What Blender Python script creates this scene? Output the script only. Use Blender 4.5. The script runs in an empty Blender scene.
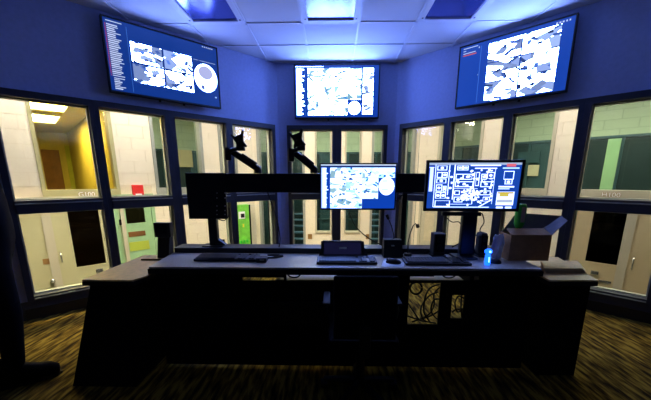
import bpy, bmesh, math, random
import numpy as np
from mathutils import Matrix, Vector
random.seed(7); RNG = np.random.default_rng(11)
S = bpy.context.scene
COL = S.collection

# ------------------------------------------------------------------ camera, world, exposure
CAMZ = 1.36
FPX, PX, PY = 316.0, 325.5, 248.0
TH = math.atan((PY - 178.0) / FPX)
YAW = math.radians(1.2)
cam_d = bpy.data.cameras.new('camera'); cam = bpy.data.objects.new('camera', cam_d); COL.objects.link(cam)
cam.location = (0, 0, CAMZ); cam.rotation_euler = (math.pi/2 - TH, 0, YAW)
cam_d.sensor_fit = 'HORIZONTAL'; cam_d.sensor_width = 36.0; cam_d.lens = FPX/651*36
cam_d.shift_y = (PY - 200)/651; cam_d.clip_start = .02
S.camera = cam
world = bpy.data.worlds.new('world'); S.world = world; world.use_nodes = True
world.node_tree.nodes['Background'].inputs[0].default_value = (.5, .6, 1, 1)
world.node_tree.nodes['Background'].inputs[1].default_value = .0
S.view_settings.view_transform = 'Standard'; S.view_settings.look = 'None'
S.view_settings.gamma = 1; S.view_settings.use_curve_mapping = False
S.view_settings.exposure = 0.0
TV_POWER, TV_WHITE, MON_POWER, MON_WHITE = 1.0, 12.5, 1.0, 1.0
CORR_POWER, HALL_POWER, ROOMA_POWER = 14.0, 32.0, 55.0

# ------------------------------------------------------------------ pixel -> place helpers
def _rot(v):
    c, s = math.cos(YAW), math.sin(YAW)
    return Vector((c*v[0]-s*v[1], s*v[0]+c*v[1], v[2]))
cF = _rot((0, math.cos(TH), -math.sin(TH))); cU = _rot((0, math.sin(TH), math.cos(TH))); cR = _rot((1, 0, 0))
CAMP = Vector((0, 0, CAMZ))
def ray(x, y): return cF*FPX + cR*(x-PX) + cU*(PY-y)
def at_z(x, y, z): d = ray(x, y); return CAMP + d*((z-CAMZ)/d.z)
def at_y(x, y, Y): d = ray(x, y); return CAMP + d*(Y/d.y)
q = math.sqrt(.5)
class Wall:
    """local frame of one of the three window walls: s along it, n outwards, z up"""
    def __init__(self, ox, oy, ang):
        self.o = Vector((ox, oy, 0)); self.a = ang
        self.es = Vector((math.cos(ang), math.sin(ang), 0)); self.en = Vector((-math.sin(ang), math.cos(ang), 0))
        self.M = Matrix.Translation(self.o) @ Matrix.Rotation(ang, 4, 'Z')
    def px(self, x, y, n):                      # -> (s, z) where the ray meets the plane at offset n
        d = ray(x, y); k = ((self.o-CAMP).dot(self.en)+n)/d.dot(self.en); p = CAMP+d*k
        return (p-self.o).dot(self.es), p.z
    def floorpx(self, x, y, z):
        p = at_z(x, y, z); return (p-self.o).dot(self.es), (p-self.o).dot(self.en)
WL = Wall(-.805, 4.97, math.pi/4); WC = Wall(.0625, 4.97, 0); WR = Wall(.93, 4.97, -math.pi/4)
CEIL = 2.96

# ------------------------------------------------------------------ materials
MATS = {}
def srgb(c): return tuple(((v/255)/12.92 if v/255 <= .04045 else ((v/255+.055)/1.055)**2.4) for v in c)
def mat(name, rgb, rough=.5, metal=0., var=.12, scale=12., bump=0., spec=.5, emit=None, estr=0., detail=4):
    if name in MATS: return MATS[name]
    m = bpy.data.materials.new(name); m.use_nodes = True; nt = m.node_tree; b = nt.nodes['Principled BSDF']
    col = srgb(rgb)
    tc = nt.nodes.new('ShaderNodeTexCoord'); no = nt.nodes.new('ShaderNodeTexNoise')
    no.inputs['Scale'].default_value = scale; no.inputs['Detail'].default_value = detail
    nt.links.new(tc.outputs['Object'], no.inputs['Vector'])
    rp = nt.nodes.new('ShaderNodeValToRGB')
    rp.color_ramp.elements[0].position = .3; rp.color_ramp.elements[1].position = .7
    rp.color_ramp.elements[0].color = (*[v*(1-var) for v in col], 1); rp.color_ramp.elements[1].color = (*[min(1, v*(1+var)) for v in col], 1)
    nt.links.new(no.outputs['Fac'], rp.inputs['Fac']); nt.links.new(rp.outputs['Color'], b.inputs['Base Color'])
    b.inputs['Roughness'].default_value = rough; b.inputs['Metallic'].default_value = metal
    b.inputs['Specular IOR Level'].default_value = spec
    if bump:
        bp = nt.nodes.new('ShaderNodeBump'); bp.inputs['Strength'].default_value = bump; bp.inputs['Distance'].default_value = .01
        nt.links.new(no.outputs['Fac'], bp.inputs['Height']); nt.links.new(bp.outputs['Normal'], b.inputs['Normal'])
    if emit:
        b.inputs['Emission Color'].default_value = (*srgb(emit), 1); b.inputs['Emission Strength'].default_value = estr
    MATS[name] = m; return m
def glass(name, tint, refl):
    m = bpy.data.materials.new(name); m.use_nodes = True; nt = m.node_tree; nt.nodes.clear()
    out = nt.nodes.new('ShaderNodeOutputMaterial'); mx = nt.nodes.new('ShaderNodeMixShader')
    tr = nt.nodes.new('ShaderNodeBsdfTransparent'); gl = nt.nodes.new('ShaderNodeBsdfGlossy'); fr = nt.nodes.new('ShaderNodeFresnel')
    ml = nt.nodes.new('ShaderNodeMath'); ml.operation = 'MULTIPLY'; ml.inputs[1].default_value = refl
    fr.inputs['IOR'].default_value = 1.45
    tr.inputs[0].default_value = (*tint, 1); gl.inputs['Roughness'].default_value = .02
    nt.links.new(fr.outputs[0], ml.inputs[0]); nt.links.new(ml.outputs[0], mx.inputs[0]); nt.links.new(tr.outputs[0], mx.inputs[1]); nt.links.new(gl.outputs[0], mx.inputs[2])
    nt.links.new(mx.outputs[0], out.inputs[0]); MATS[name] = m; return m
def screen_mat(name, power):
    m = bpy.data.materials.new(name); m.use_nodes = True; nt = m.node_tree; b = nt.nodes['Principled BSDF']
    at = nt.nodes.new('ShaderNodeAttribute'); at.attribute_name = 'picture'
    b.inputs['Base Color'].default_value = (.01, .01, .012, 1); b.inputs['Roughness'].default_value = .3
    nt.links.new(at.outputs['Color'], b.inputs['Emission Color']); b.inputs['Emission Strength'].default_value = power
    MATS[name] = m; return m
def carpet_mat():
    m = bpy.data.materials.new('carpet'); m.use_nodes = True; nt = m.node_tree; b = nt.nodes['Principled BSDF']
    tc = nt.nodes.new('ShaderNodeTexCoord'); mp = nt.nodes.new('ShaderNodeMapping'); mp.inputs['Rotation'].default_value = (0, 0, math.radians(14)); mp.inputs['Scale'].default_value = (34, 5, 1)
    n1 = nt.nodes.new('ShaderNodeTexNoise'); n1.inputs['Scale'].default_value = 1.; n1.inputs['Detail'].default_value = 3
    n2 = nt.nodes.new('ShaderNodeTexNoise'); n2.inputs['Scale'].default_value = 190.
    nt.links.new(tc.outputs['Object'], mp.inputs[0]); nt.links.new(mp.outputs[0], n1.inputs['Vector']); nt.links.new(tc.outputs['Object'], n2.inputs['Vector'])
    rp = nt.nodes.new('ShaderNodeValToRGB'); e = rp.color_ramp.elements
    e[0].position = .36; e[0].color = (*srgb((50, 36, 12)), 1); e[1].position = .62; e[1].color = (*srgb((176, 146, 56)), 1)
    x = e.new(.5); x.color = (*srgb((120, 94, 28)), 1)
    nt.links.new(n1.outputs['Fac'], rp.inputs['Fac'])
    mul = nt.nodes.new('ShaderNodeMixRGB'); mul.blend_type = 'MULTIPLY'; mul.inputs[0].default_value = .5
    nt.links.new(rp.outputs[0], mul.inputs[1]); nt.links.new(n2.outputs['Color'], mul.inputs[2]); nt.links.new(mul.outputs[0], b.inputs['Base Color'])
    bp = nt.nodes.new('ShaderNodeBump'); bp.inputs['Strength'].default_value = .5; bp.inputs['Distance'].default_value = .006
    nt.links.new(n2.outputs['Fac'], bp.inputs['Height']); nt.links.new(bp.outputs['Normal'], b.inputs['Normal'])
    b.inputs['Roughness'].default_value = .95; b.inputs['Specular IOR Level'].default_value = .1
    MATS['carpet'] = m; return m
def brick_mat(name, c1, c2, mortar):
    m = bpy.data.materials.new(name); m.use_nodes = True; nt = m.node_tree; b = nt.nodes['Principled BSDF']
    tc = nt.nodes.new('ShaderNodeTexCoord'); mp = nt.nodes.new('ShaderNodeMapping'); mp.inputs['Rotation'].default_value = (math.pi/2, 0, 0)
    br = nt.nodes.new('ShaderNodeTexBrick'); br.inputs['Scale'].default_value = 1.; br.inputs['Brick Width'].default_value = .4; br.inputs['Row Height'].default_value = .2; br.inputs['Mortar Size'].default_value = .006
    br.inputs['Color1'].default_value = (*srgb(c1), 1); br.inputs['Color2'].default_value = (*srgb(c2), 1); br.inputs['Mortar'].default_value = (*srgb(mortar), 1)
    nt.links.new(tc.outputs['Object'], mp.inputs[0]); nt.links.new(mp.outputs[0], br.inputs['Vector']); nt.links.new(br.outputs['Color'], b.inputs['Base Color'])
    b.inputs['Roughness'].default_value = .8; MATS[name] = m; return m

carpet_mat()
mat('wall_paint', (158, 170, 206), .75, var=.05, scale=30, bump=.05)
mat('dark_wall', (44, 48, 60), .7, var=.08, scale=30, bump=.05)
mat('frame_paint', (38, 42, 52), .5, var=.12, scale=20)
mat('pale_metal', (170, 176, 168), .35, .5, var=.05)
mat('tile', (205, 207, 212), .9, var=.06, scale=160, bump=.25)
mat('tbar', (208, 210, 216), .55, .0, var=.03)
mat('lens', (118, 124, 190), .2, .85, var=.04, scale=6)
mat('black', (14, 15, 17), .42, var=.2, scale=40)
mat('black_soft', (17, 17, 19), .7, var=.2, scale=60)
mat('black_matte', (10, 10, 11), .85, var=.2, scale=30, spec=.2)
mat('dark_metal', (22, 23, 26), .4, .5, var=.15, scale=50)
mat('laminate', (205, 192, 168), .3, var=.1, scale=70)
mat('wood', (176, 138, 86), .42, var=.14, scale=25)
mat('side_top', (222, 180, 116), .4, var=.12, scale=28)
mat('pale', (222, 208, 190), .6, var=.06)
mat('cream', (236, 222, 200), .7, var=.03, scale=9)
mat('cream_frame', (190, 181, 158), .55, var=.03)
mat('mortar', (226, 209, 182), .9, var=.05)
mat('tan_frame', (172, 163, 116), .55, var=.03)
mat('grey_frame', (150, 150, 142), .5, var=.05)
mat('door_cream', (186, 180, 140), .5, var=.04, scale=6)
mat('door_right', (196, 178, 140), .5, var=.04, scale=6)
mat('door_green', (150, 185, 140), .5, var=.05, scale=6)
mat('chrome', (210, 210, 205), .2, .9, var=.04)
mat('brass', (160, 120, 70), .45, .3, var=.08)
mat('red', (205, 40, 34), .4, var=.08)
mat('white', (244, 244, 244), .5, var=.03)
mat('key', (30, 31, 34), .5, var=.15, scale=90)
mat('card', (186, 138, 84), .8, var=.12, scale=22, bump=.1)
mat('card_grey', (122, 112, 110), .85, var=.12, scale=22)
mat('green', (40, 190, 50), .3, var=.1)
mat('bag', (225, 228, 240), .35, var=.12, scale=20)
MATS['bag'].node_tree.nodes['Principled BSDF'].inputs['Transmission Weight'].default_value = .5
mat('paper', (205, 190, 160), .7, var=.08)
mat('board_green', (120, 205, 70), .5, var=.2, scale=9)
mat('yellow', (230, 220, 60), .5)
mat('teal_dark', (26, 46, 50), .35, var=.25, scale=2.5)
mat('teal_mid', (46, 76, 84), .4, var=.2, scale=3)
mat('hall_floor', (90, 92, 84), .5, var=.1)
mat('ochre', (190, 180, 100), .7, var=.1, scale=3)
mat('brown', (112, 72, 28), .6, var=.2, scale=5)
mat('lime', (165, 178, 62), .6, var=.1, scale=4)
mat('stair', (70, 100, 125), .5, var=.15)
mat('skin', (150, 100, 75), .6, var=.06)
mat('cloth_dark', (15, 15, 18), .9, var=.2, scale=50, spec=.1)
mat('leather', (11, 10, 9), .85, var=.2, scale=60, spec=.15)
mat('lamp_white', (255, 250, 240), .5, emit=(255, 250, 240), estr=CORR_POWER)
mat('fill_right', (255, 250, 240), .5, emit=(255, 236, 190), estr=60.0)
mat('fill_left', (255, 250, 240), .5, emit=(255, 238, 196), estr=115.0)
mat('lamp_hall', (255, 250, 240), .5, emit=(255, 252, 226), estr=HALL_POWER)
mat('lamp_warm', (255, 240, 210), .5, emit=(255, 222, 150), estr=ROOMA_POWER)
mat('led_blue', (30, 80, 255), .3, emit=(20, 90, 255), estr=3.0)
mat('led_cyan', (160, 220, 255), .3, emit=(130, 210, 255), estr=4.0)
brick_mat('block_green', (172, 182, 158), (166, 177, 152), (146, 156, 134))
glass('glass_inner', (.97, .98, .97), .35)
glass('glass_outer', (.86, .92, .88), .6)
glass('glass_dark', (.4, .4, .3), .6)
glass('glass_yellow', (.92, .9, .62), .5)

# ------------------------------------------------------------------ mesh helpers
class MB:
    def __init__(self, M=None): self.v = []; self.f = []; self.M = M or Matrix()
    def add(self, vs, fs, M=None):
        k = len(self.v); T = self.M @ M if M is not None else self.M
        self.v += [T @ Vector(p) for p in vs]; self.f += [tuple(i+k for i in f) for f in fs]; return self
    def box(self, x0, x1, y0, y1, z0, z1, M=None, b=0.):
        if x0 > x1: x0, x1 = x1, x0
        if y0 > y1: y0, y1 = y1, y0
        if z0 > z1: z0, z1 = z1, z0
        if b:
            bm = bmesh.new(); bmesh.ops.create_cube(bm, size=1)
            for w in bm.verts: w.co = Vector(((x0+x1)/2+w.co.x*(x1-x0), (y0+y1)/2+w.co.y*(y1-y0), (z0+z1)/2+w.co.z*(z1-z0)))
            bmesh.ops.bevel(bm, geom=bm.edges[:], offset=min(b, .45*min(x1-x0, y1-y0, z1-z0)), segments=2, affect='EDGES', profile=.6)
            bm.verts.index_update(); vs = [w.co[:] for w in bm.verts]; fs = [[w.index for w in f.verts] for f in bm.faces]; bm.free()
            return self.add(vs, fs, M)
        vs = [(x, y, z) for z in (z0, z1) for y in (y0, y1) for x in (x0, x1)]
        return self.add(vs, [(0,2,3,1), (4,5,7,6), (0,1,5,4), (2,6,7,3), (0,4,6,2), (1,3,7,5)], M)
    def hexa(self, lo, hi, M=None):           # two quads (same order), joined
        return self.add(list(lo)+list(hi), [(3,2,1,0), (4,5,6,7)]+[(i, (i+1) % 4, (i+1) % 4+4, i+4) for i in range(4)], M)
    def prism(self, poly, z0, z1, M=None):
        n = len(poly)
        return self.add([(x, y, z0) for x, y in poly]+[(x, y, z1) for x, y in poly], [tuple(range(n))[::-1], tuple(range(n, 2*n))]+[(i, (i+1) % n, (i+1) % n+n, i+n) for i in range(n)], M)
    def tube(self, pts, r, seg=8, M=None, closed_ends=True):
        pts = [Vector(p) for p in pts]; rs = r if isinstance(r, (list, tuple)) else [r]*len(pts)
        vs = []; fs = []; up = None
        for i, p in enumerate(pts):
            t = (pts[min(i+1, len(pts)-1)]-pts[max(i-1, 0)]).normalized()
            if up is None: up = Vector((0, 0, 1)) if abs(t.z) < .9 else Vector((1, 0, 0))
            a = t.cross(up).normalized(); b2 = a.cross(t).normalized(); up = b2
            for k in range(seg):
                an = 2*math.pi*k/seg; vs.append(p+(a*math.cos(an)+b2*math.sin(an))*rs[i])
        for i in range(len(pts)-1):
            for k in range(seg): fs.append((i*seg+k, i*seg+(k+1) % seg, (i+1)*seg+(k+1) % seg, (i+1)*seg+k))
        fs.append(tuple(range(seg))[::-1]); fs.append(tuple(range((len(pts)-1)*seg, len(pts)*seg)))
        return self.add(vs, fs, M)
    def ball(self, c, rx, ry, rz, M=None, n=10, m=14, zmin=-1.):
        vs = []; fs = []
        for i in range(n+1):
            ph = -math.pi/2+math.pi*i/n; 
            for k in range(m):
                a = 2*math.pi*k/m; vs.append((c[0]+rx*math.cos(ph)*math.cos(a), c[1]+ry*math.cos(ph)*math.sin(a), c[2]+rz*max(zmin, math.sin(ph))))
        for i in range(n):
            for k in range(m): fs.append((i*m+k, i*m+(k+1) % m, (i+1)*m+(k+1) % m, (i+1)*m+k))
        return self.add(vs, fs, M)
    def build(self, name, m, parent=None, smooth=False):
        me = bpy.data.meshes.new(name); vs = self.v
        if parent is not None: Pi = parent_matrix(parent).inverted(); vs = [Pi @ p for p in vs]
        me.from_pydata([tuple(p) for p in vs], [], self.f)
        bm = bmesh.new(); bm.from_mesh(me); bmesh.ops.recalc_face_normals(bm, faces=bm.faces); bm.to_mesh(me); bm.free()
        if smooth:
            for p in me.polygons: p.use_smooth = True
        me.materials.append(MATS[m]); o = bpy.data.objects.new(name, me); COL.objects.link(o)
        if parent is not None: o.parent = parent
        return o
def parent_matrix(o):
    M = Matrix.LocRotScale(o.location, o.rotation_euler, o.scale)
    return parent_matrix(o.parent) @ M if o.parent else M
def thing(name, label, cat, loc=(0, 0, 0), rz=0, group=None):
    o = bpy.data.objects.new(name, None); COL.objects.link(o); o.empty_display_size = .1
    o.location = loc; o.rotation_euler = (0, 0, rz); o['label'] = label; o['category'] = cat
    if group: o['group'] = group
    return o
def tag(o, label, cat, group=None):
    o['label'] = label; o['category'] = cat
    if group: o['group'] = group
    return o
def struct(o, label=None, cat=None):
    o['kind'] = 'structure'
    if label: o['label'] = label
    if cat: o['category'] = cat
    return o
def sempty(name, label, cat, loc=(0, 0, 0), rz=0):
    o = bpy.data.objects.new(name, None); COL.objects.link(o); o.location = loc; o.rotation_euler = (0, 0, rz); return struct(o, label, cat)
def text_mesh(name, s, size, m, M, parent=None, depth=.004):
    cu = bpy.data.curves.new(name, 'FONT'); cu.body = s; cu.size = size; cu.extrude = depth; cu.align_x = 'CENTER'; cu.align_y = 'CENTER'
    t = bpy.data.objects.new(name, cu); me = bpy.data.meshes.new_from_object(t); bpy.data.objects.remove(t)
    Pi = parent_matrix(parent).inverted() if parent else Matrix()
    me.transform(Pi @ M @ Matrix.Rotation(math.pi/2, 4, 'X')); me.materials.clear(); me.materials.append(MATS[m])
    o = bpy.data.objects.new(name, me); COL.objects.link(o)
    if parent: o.parent = parent
    return o
def wall_grid(mb, s0, s1, z0, z1, n0, n1, holes):
    """a slab with rectangular holes, made of boxes"""
    ss = sorted({s0, s1, *[v for h in holes for v in h[:2]]}); zs = sorted({z0, z1, *[v for h in holes for v in h[2:]]})
    ss = [v for v in ss if s0 <= v <= s1]; zs = [v for v in zs if z0 <= v <= z1]
    for a, b in zip(ss, ss[1:]):
        run = None
        for c, d in zip(zs, zs[1:]):
            ms, mz = (a+b)/2, (c+d)/2
            solid = not any(h[0] < ms < h[1] and h[2] < mz < h[3] for h in holes)
            if solid: run = (run[0], d) if run else (c, d)
            if (not solid or d == zs[-1]) and run: mb.box(a, b, n0, n1, run[0], run[1]); run = None
def clip(poly, lines):
    for (a, b, c) in lines:                    # keep a*x+b*y<=c
        out = []
        for i in range(len(poly)):
            p, r = poly[i], poly[(i+1) % len(poly)]; dp = a*p[0]+b*p[1]-c; dr = a*r[0]+b*r[1]-c
            if dp <= 0: out.append(p)
            if dp*dr < 0: t = dp/(dp-dr); out.append((p[0]+t*(r[0]-p[0]), p[1]+t*(r[1]-p[1])))
        poly = out
        if len(poly) < 3: return []
    return poly

# ------------------------------------------------------------------ the control room shell
LEND, REND = 3.09, 3.03
PLE = WL.o-WL.es*LEND; PRE = WR.o+WR.es*REND
YB = -1.6
ROOM = [(-.805, 4.97), (.93, 4.97), (PRE.x, PRE.y), (PRE.x, YB), (PLE.x, YB), (PLE.x, PLE.y)]
struct(MB().prism(ROOM, -.12, 0).build('floor', 'carpet'), 'yellow brown streaked carpet floor of the dark control room', 'floor')
HEAD, SILL, TR0, TR1 = CAMZ+.70, CAMZ-1.125, CAMZ-.325, CAMZ-.205
TH_W = .14
def win_wall(name, W, s0, s1, wins, label, e0=0, e1=0):
    mb = MB(W.M)
    # band above the windows, knee wall below and end piers, slightly mitred at the ends
    mb.prism([(s0, 0), (s1, 0), (s1+e1, TH_W), (s0-e0, TH_W)], HEAD+.06, CEIL+.25)
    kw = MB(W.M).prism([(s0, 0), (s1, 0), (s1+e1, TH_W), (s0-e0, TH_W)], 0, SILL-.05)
    if wins[0][0]-.05 > s0: mb.prism([(s0, 0), (wins[0][0]-.05, 0), (wins[0][0]-.05, TH_W), (s0-e0, TH_W)], SILL-.05, HEAD+.06)
    if wins[-1][1]+.05 < s1: mb.prism([(wins[-1][1]+.05, 0), (s1, 0), (s1+e1, TH_W), (wins[-1][1]+.05, TH_W)], SILL-.05, HEAD+.06)
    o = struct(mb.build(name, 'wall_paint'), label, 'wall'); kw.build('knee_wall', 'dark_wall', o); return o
m45 = TH_W*math.tan(math.pi/8)
LW = [(-2.985, -2.314), (-2.232, -1.612), (-1.498, -.861), (-.768, -.134)]
CW = [(-.69, -.056), (.064, .70)]
RW = [(.146, .775), (.866, 1.488), (1.581, 2.170), (2.270, 2.93)]
win_wall('wall_left', WL, -LEND, 0, LW, 'dark blue painted wall over the four left windows', 0, m45)
win_wall('wall_center', WC, -.8675, .8675, CW, 'blue painted wall behind the middle television', m45, m45)
win_wall('wall_right', WR, 0, REND, RW, 'blue painted wall above the four right hand windows', m45, 0)
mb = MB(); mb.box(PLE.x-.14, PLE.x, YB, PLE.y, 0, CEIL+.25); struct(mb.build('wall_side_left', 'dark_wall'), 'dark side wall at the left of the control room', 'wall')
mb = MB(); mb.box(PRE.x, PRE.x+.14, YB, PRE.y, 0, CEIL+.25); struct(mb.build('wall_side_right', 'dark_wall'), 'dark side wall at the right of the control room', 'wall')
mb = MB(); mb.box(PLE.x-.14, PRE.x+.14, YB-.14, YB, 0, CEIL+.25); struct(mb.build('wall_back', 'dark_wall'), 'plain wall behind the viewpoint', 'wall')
for nm, W, a, b, lab in (('baseboard_left', WL, -LEND+.02, -.01, 'black baseboard under the left windows'), ('baseboard_center', WC, -.85, .85, 'black baseboard under the middle windows'), ('baseboard_right', WR, .01, REND-.02, 'black baseboard under the right windows')):
    struct(MB(W.M).box(a, b, -.014, -.001, .001, .11, b=.004).build(nm, 'black'), lab, 'baseboard')
wn = 0
ORD = ['first', 'second', 'third', 'fourth']
for W, wins, where in ((WL, LW, 'left wall'), (WC, CW, 'middle wall'), (WR, RW, 'right wall')):
    for i, (a, b) in enumerate(wins):
        wn += 1
        lo = a-.05 if i == 0 else (wins[i-1][1]+a)/2
        hi = b+.05 if i == len(wins)-1 else (wins[i+1][0]+b)/2
        if where == 'middle wall': lab = 'two-light dark framed window %s of the pair under the middle television' % ('on the left' if i == 0 else 'on the right')
        else: lab = 'dark framed control room window in the %s, %s from the middle' % (where, ORD[3-i if where == 'left wall' else i])
        p = W.M @ Vector(((lo+hi)/2, 0, SILL-.05))
        e = sempty('window_%d' % wn, lab, 'window', p, W.a)
        fr = MB(W.M); n0, n1 = -.035, TH_W
        for (x0, x1) in ((lo+.0005, a), (b, hi-.0005)): fr.box(x0, x1, n0, n1, SILL-.05, HEAD+.06)
        fr.box(a, b, n0, n1, HEAD, HEAD+.06); fr.box(a, b, n0, n1, SILL-.05, SILL)
        fr.build('frame', 'frame_paint', e)
        MB(W.M).box(a, b, n0-.006, n1-.01, TR0, TR1, b=.006).build('transom', 'frame_paint', e)
        for z in (TR1-.03, SILL-.022):  # pale strips stand in for light reflected along transom and sill
            MB(W.M).box(a, b, n0-.014, n0-.007, z-.006, z+.006, b=.003).build('pale_metal', 'pale_metal', e)
        st = MB(W.M)
        for (z0, z1) in ((SILL, TR0), (TR1, HEAD)):
            for x in (a, b-.012): st.box(x, x+.012, .05, .10, z0, z1)
            for z in (z0, z1-.012): st.box(a+.012, b-.012, .05, .10, z, z+.012)
        st.build('glazing_stop', 'pale_metal', e)
        for (z0, z1) in ((SILL, TR0), (TR1, HEAD)):
            MB(W.M).box(a+.013, b-.013, .072, .078, z0+.013, z1-.013).build('pane', 'glass_inner', e)

# ceiling of mineral tiles in a metal grid, with the three light fittings
TX, TY, X0, Y0 = .6, .575, -.323, 3.77
ceil_o = struct(MB().prism([(x*1.0, y) for x, y in ROOM], CEIL+.06, CEIL+.12).build('ceiling', 'tile'), 'suspended grid ceiling tinted blue by the screens', 'ceiling')
LIN = [(0, 1, 4.965), (-q, q, (5.775*q)-.005), (q, q, 5.9*q-.005), (-1, 0, -PLE.x), (1, 0, PRE.x), (0, -1, -YB)]
FIX = {(-2, -1), (-2, -2), (0, -1), (0, -2), (2, -1), (2, -2)}
tile_cache = {}
for i in range(-6, 7):
    for j in range(-10, 3):
        if (i, j) in FIX: continue
        x0, y0 = X0+i*TX, Y0+j*TY; g = .011
        full = [(x0+g, y0+g), (x0+TX-g, y0+g), (x0+TX-g, y0+TY-g), (x0+g, y0+TY-g)]
        c = clip(full, LIN)
        if not c or (max(p[0] for p in c)-min(p[0] for p in c) < .02): continue
        if len(c) == 4 and all(abs(p[0]-r[0]) < 1e-6 and abs(p[1]-r[1]) < 1e-6 for p, r in zip(c, full)):
            if 'm' not in tile_cache:
                o = MB().prism([(-TX/2+g, -TY/2+g), (TX/2-g, -TY/2+g), (TX/2-g, TY/2-g), (-TX/2+g, TY/2-g)], 0, .016).build('ceiling_tile', 'tile'); tile_cache['m'] = o.data
            else: o = bpy.data.objects.new('ceiling_tile', tile_cache['m']); COL.objects.link(o)
            o.location = (x0+TX/2, y0+TY/2, CEIL+.004)
        else: o = MB().prism(c, CEIL+.004, CEIL+.02).build('ceiling_tile', 'tile')
        o.parent = ceil_o
gb = MB()
def bar(p0, p1, w=.012):
    d = (Vector(p1)-Vector(p0)); 
    if d.length < .03: return
    nrm = Vector((-d.y, d.x)).normalized()*w
    gb.prism([(p0[0]-nrm.x, p0[1]-nrm.y), (p1[0]-nrm.x, p1[1]-nrm.y), (p1[0]+nrm.x, p1[1]+nrm.y), (p0[0]+nrm.x, p0[1]+nrm.y)], CEIL-.004, CEIL+.003)
for i in range(-6, 8):
    x = X0+i*TX; c = clip([(x-.001, YB), (x+.001, YB), (x+.001, 6), (x-.001, 6)], LIN)
    if c: bar((x, min(p[1] for p in c)), (x, max(p[1] for p in c)))
for j in range(-10, 4):
    y = Y0+j*TY; c = clip([(-9, y-.001), (9, y-.001), (9, y+.001), (-9, y+.001)], LIN)
    if c: bar((min(p[0] for p in c), y), (max(p[0] for p in c), y))
gb.build('ceiling_grid', 'tbar', ceil_o)
for i, lab in ((-2, 'unlit ceiling light over the left television, mirroring its screen'), (0, 'pale lavender ceiling light in front of the middle television'), (2, 'blue ceiling light panel over the right television')):
    x0, x1 = X0+i*TX+.013, X0+(i+1)*TX-.013; y1 = Y0-.013; y0 = Y0-2*TY+.013
    e = thing('ceiling_light', lab, 'light', ((x0+x1)/2, (y0+y1)/2, CEIL), 0, 'ceiling lights above the desk')
    f = MB()
    w = .05
    f.box(x0, x0+w, y0, y1, CEIL-.006, CEIL+.03, b=.004); f.box(x1-w, x1, y0, y1, CEIL-.006, CEIL+.03, b=.004)
    f.box(x0+w, x1-w, y0, y0+w, CEIL-.006, CEIL+.03, b=.004); f.box(x0+w, x1-w, y1-w, y1, CEIL-.006, CEIL+.03, b=.004)
    f.build('frame', 'tbar', e)
    MB().box(x0+w-.004, x1-w+.004, y0+w-.004, y1-w+.004, CEIL+.010, CEIL+.016).build('lens', 'lens', e)
    for xx in (x0+.025, x1-.025):
        MB().box(xx-.008, xx+.008, y1-.09, y1-.07, CEIL-.010, CEIL-.006, b=.002).build('latch', 'dark_metal', e)

# ------------------------------------------------------------------ screens: pictures drawn as small coloured cells
def blank(w, h, c): a = np.zeros((h, w, 3)); a[:] = c; return a
def rect(a, u0, v0, u1, v1, c):
    h, w, _ = a.shape; a[int(round(v0*h)):max(int(round(v0*h))+1, int(round(v1*h))), int(round(u0*w)):max(int(round(u0*w))+1, int(round(u1*w)))] = c
def disc(a, u, v, ru, rv, c):
    h, w, _ = a.shape; yy, xx = np.mgrid[0:h, 0:w]; k = ((xx+.5)/w-u)**2/ru**2+((yy+.5)/h-v)**2/rv**2 < 1; a[k] = c
def poly(a, pts, c):
    h, w, _ = a.shape; yy, xx = np.mgrid[0:h, 0:w]; X = (xx+.5)/w; Y = (yy+.5)/h; ins = np.zeros((h, w), bool)
    for i in range(len(pts)):
        (x1, y1), (x2, y2) = pts[i], pts[(i+1) % len(pts)]
        if y1 == y2: continue
        k = ((y1 > Y) != (y2 > Y)) & (X < (x2-x1)*(Y-y1)/(y2-y1)+x1); ins ^= k
    a[ins] = c
BLUE = (14, 58, 150)
def feed(a, u0, v0, u1, v1, dens=5, base=(240, 246, 255), dark=(70, 105, 190), tint=(150, 176, 240), edge=(16, 40, 100)):
    """an abstract camera picture: pale room, broad slanted shapes, a few dark marks"""
    h, w, _ = a.shape; rect(a, u0, v0, u1, v1, base)
    sub = a[int(round(v0*h)):int(round(v1*h)), int(round(u0*w)):int(round(u1*w))]
    if sub.size == 0: return
    tmp = sub.copy(); R = RNG.random
    def slab(L, t, c):
        cx, cy = R(), R(); ang = math.pi*R(); ca, sa = math.cos(ang), math.sin(ang)
        poly(tmp, [(cx+ca*L-sa*t, cy+sa*L+ca*t), (cx+ca*L+sa*t, cy+sa*L-ca*t), (cx-ca*L+sa*t, cy-sa*L-ca*t), (cx-ca*L-sa*t, cy-sa*L+ca*t)], c)
    for _ in range(max(1, dens//2)): slab(.2+.35*R(), .10+.16*R(), np.array(tint)*(.8+.3*R()))
    for _ in range(max(1, dens//3)): slab(.25+.3*R(), .05+.1*R(), base)
    for _ in range(dens): slab(.04+.14*R(), .025+.05*R(), np.array(dark)*(.5+.9*R()))
    if edge is not None: tmp[:, -1] = edge; tmp[-1] = edge
    sub[:] = np.clip(tmp, 0, 255)
def lines(a, u0, v0, u1, v1, n, c, r0=.5, red=False):
    dv = (v1-v0)/n
    for i in range(n):
        L = (u1-u0)*(r0+(1-r0)*RNG.random()); rect(a, u0, v0+dv*i, u0+L, v0+dv*(i+.55), c)
        if red: rect(a, u0-.012, v0+dv*i, u0-.004, v0+dv*(i+.55), (190, 60, 80))
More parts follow.
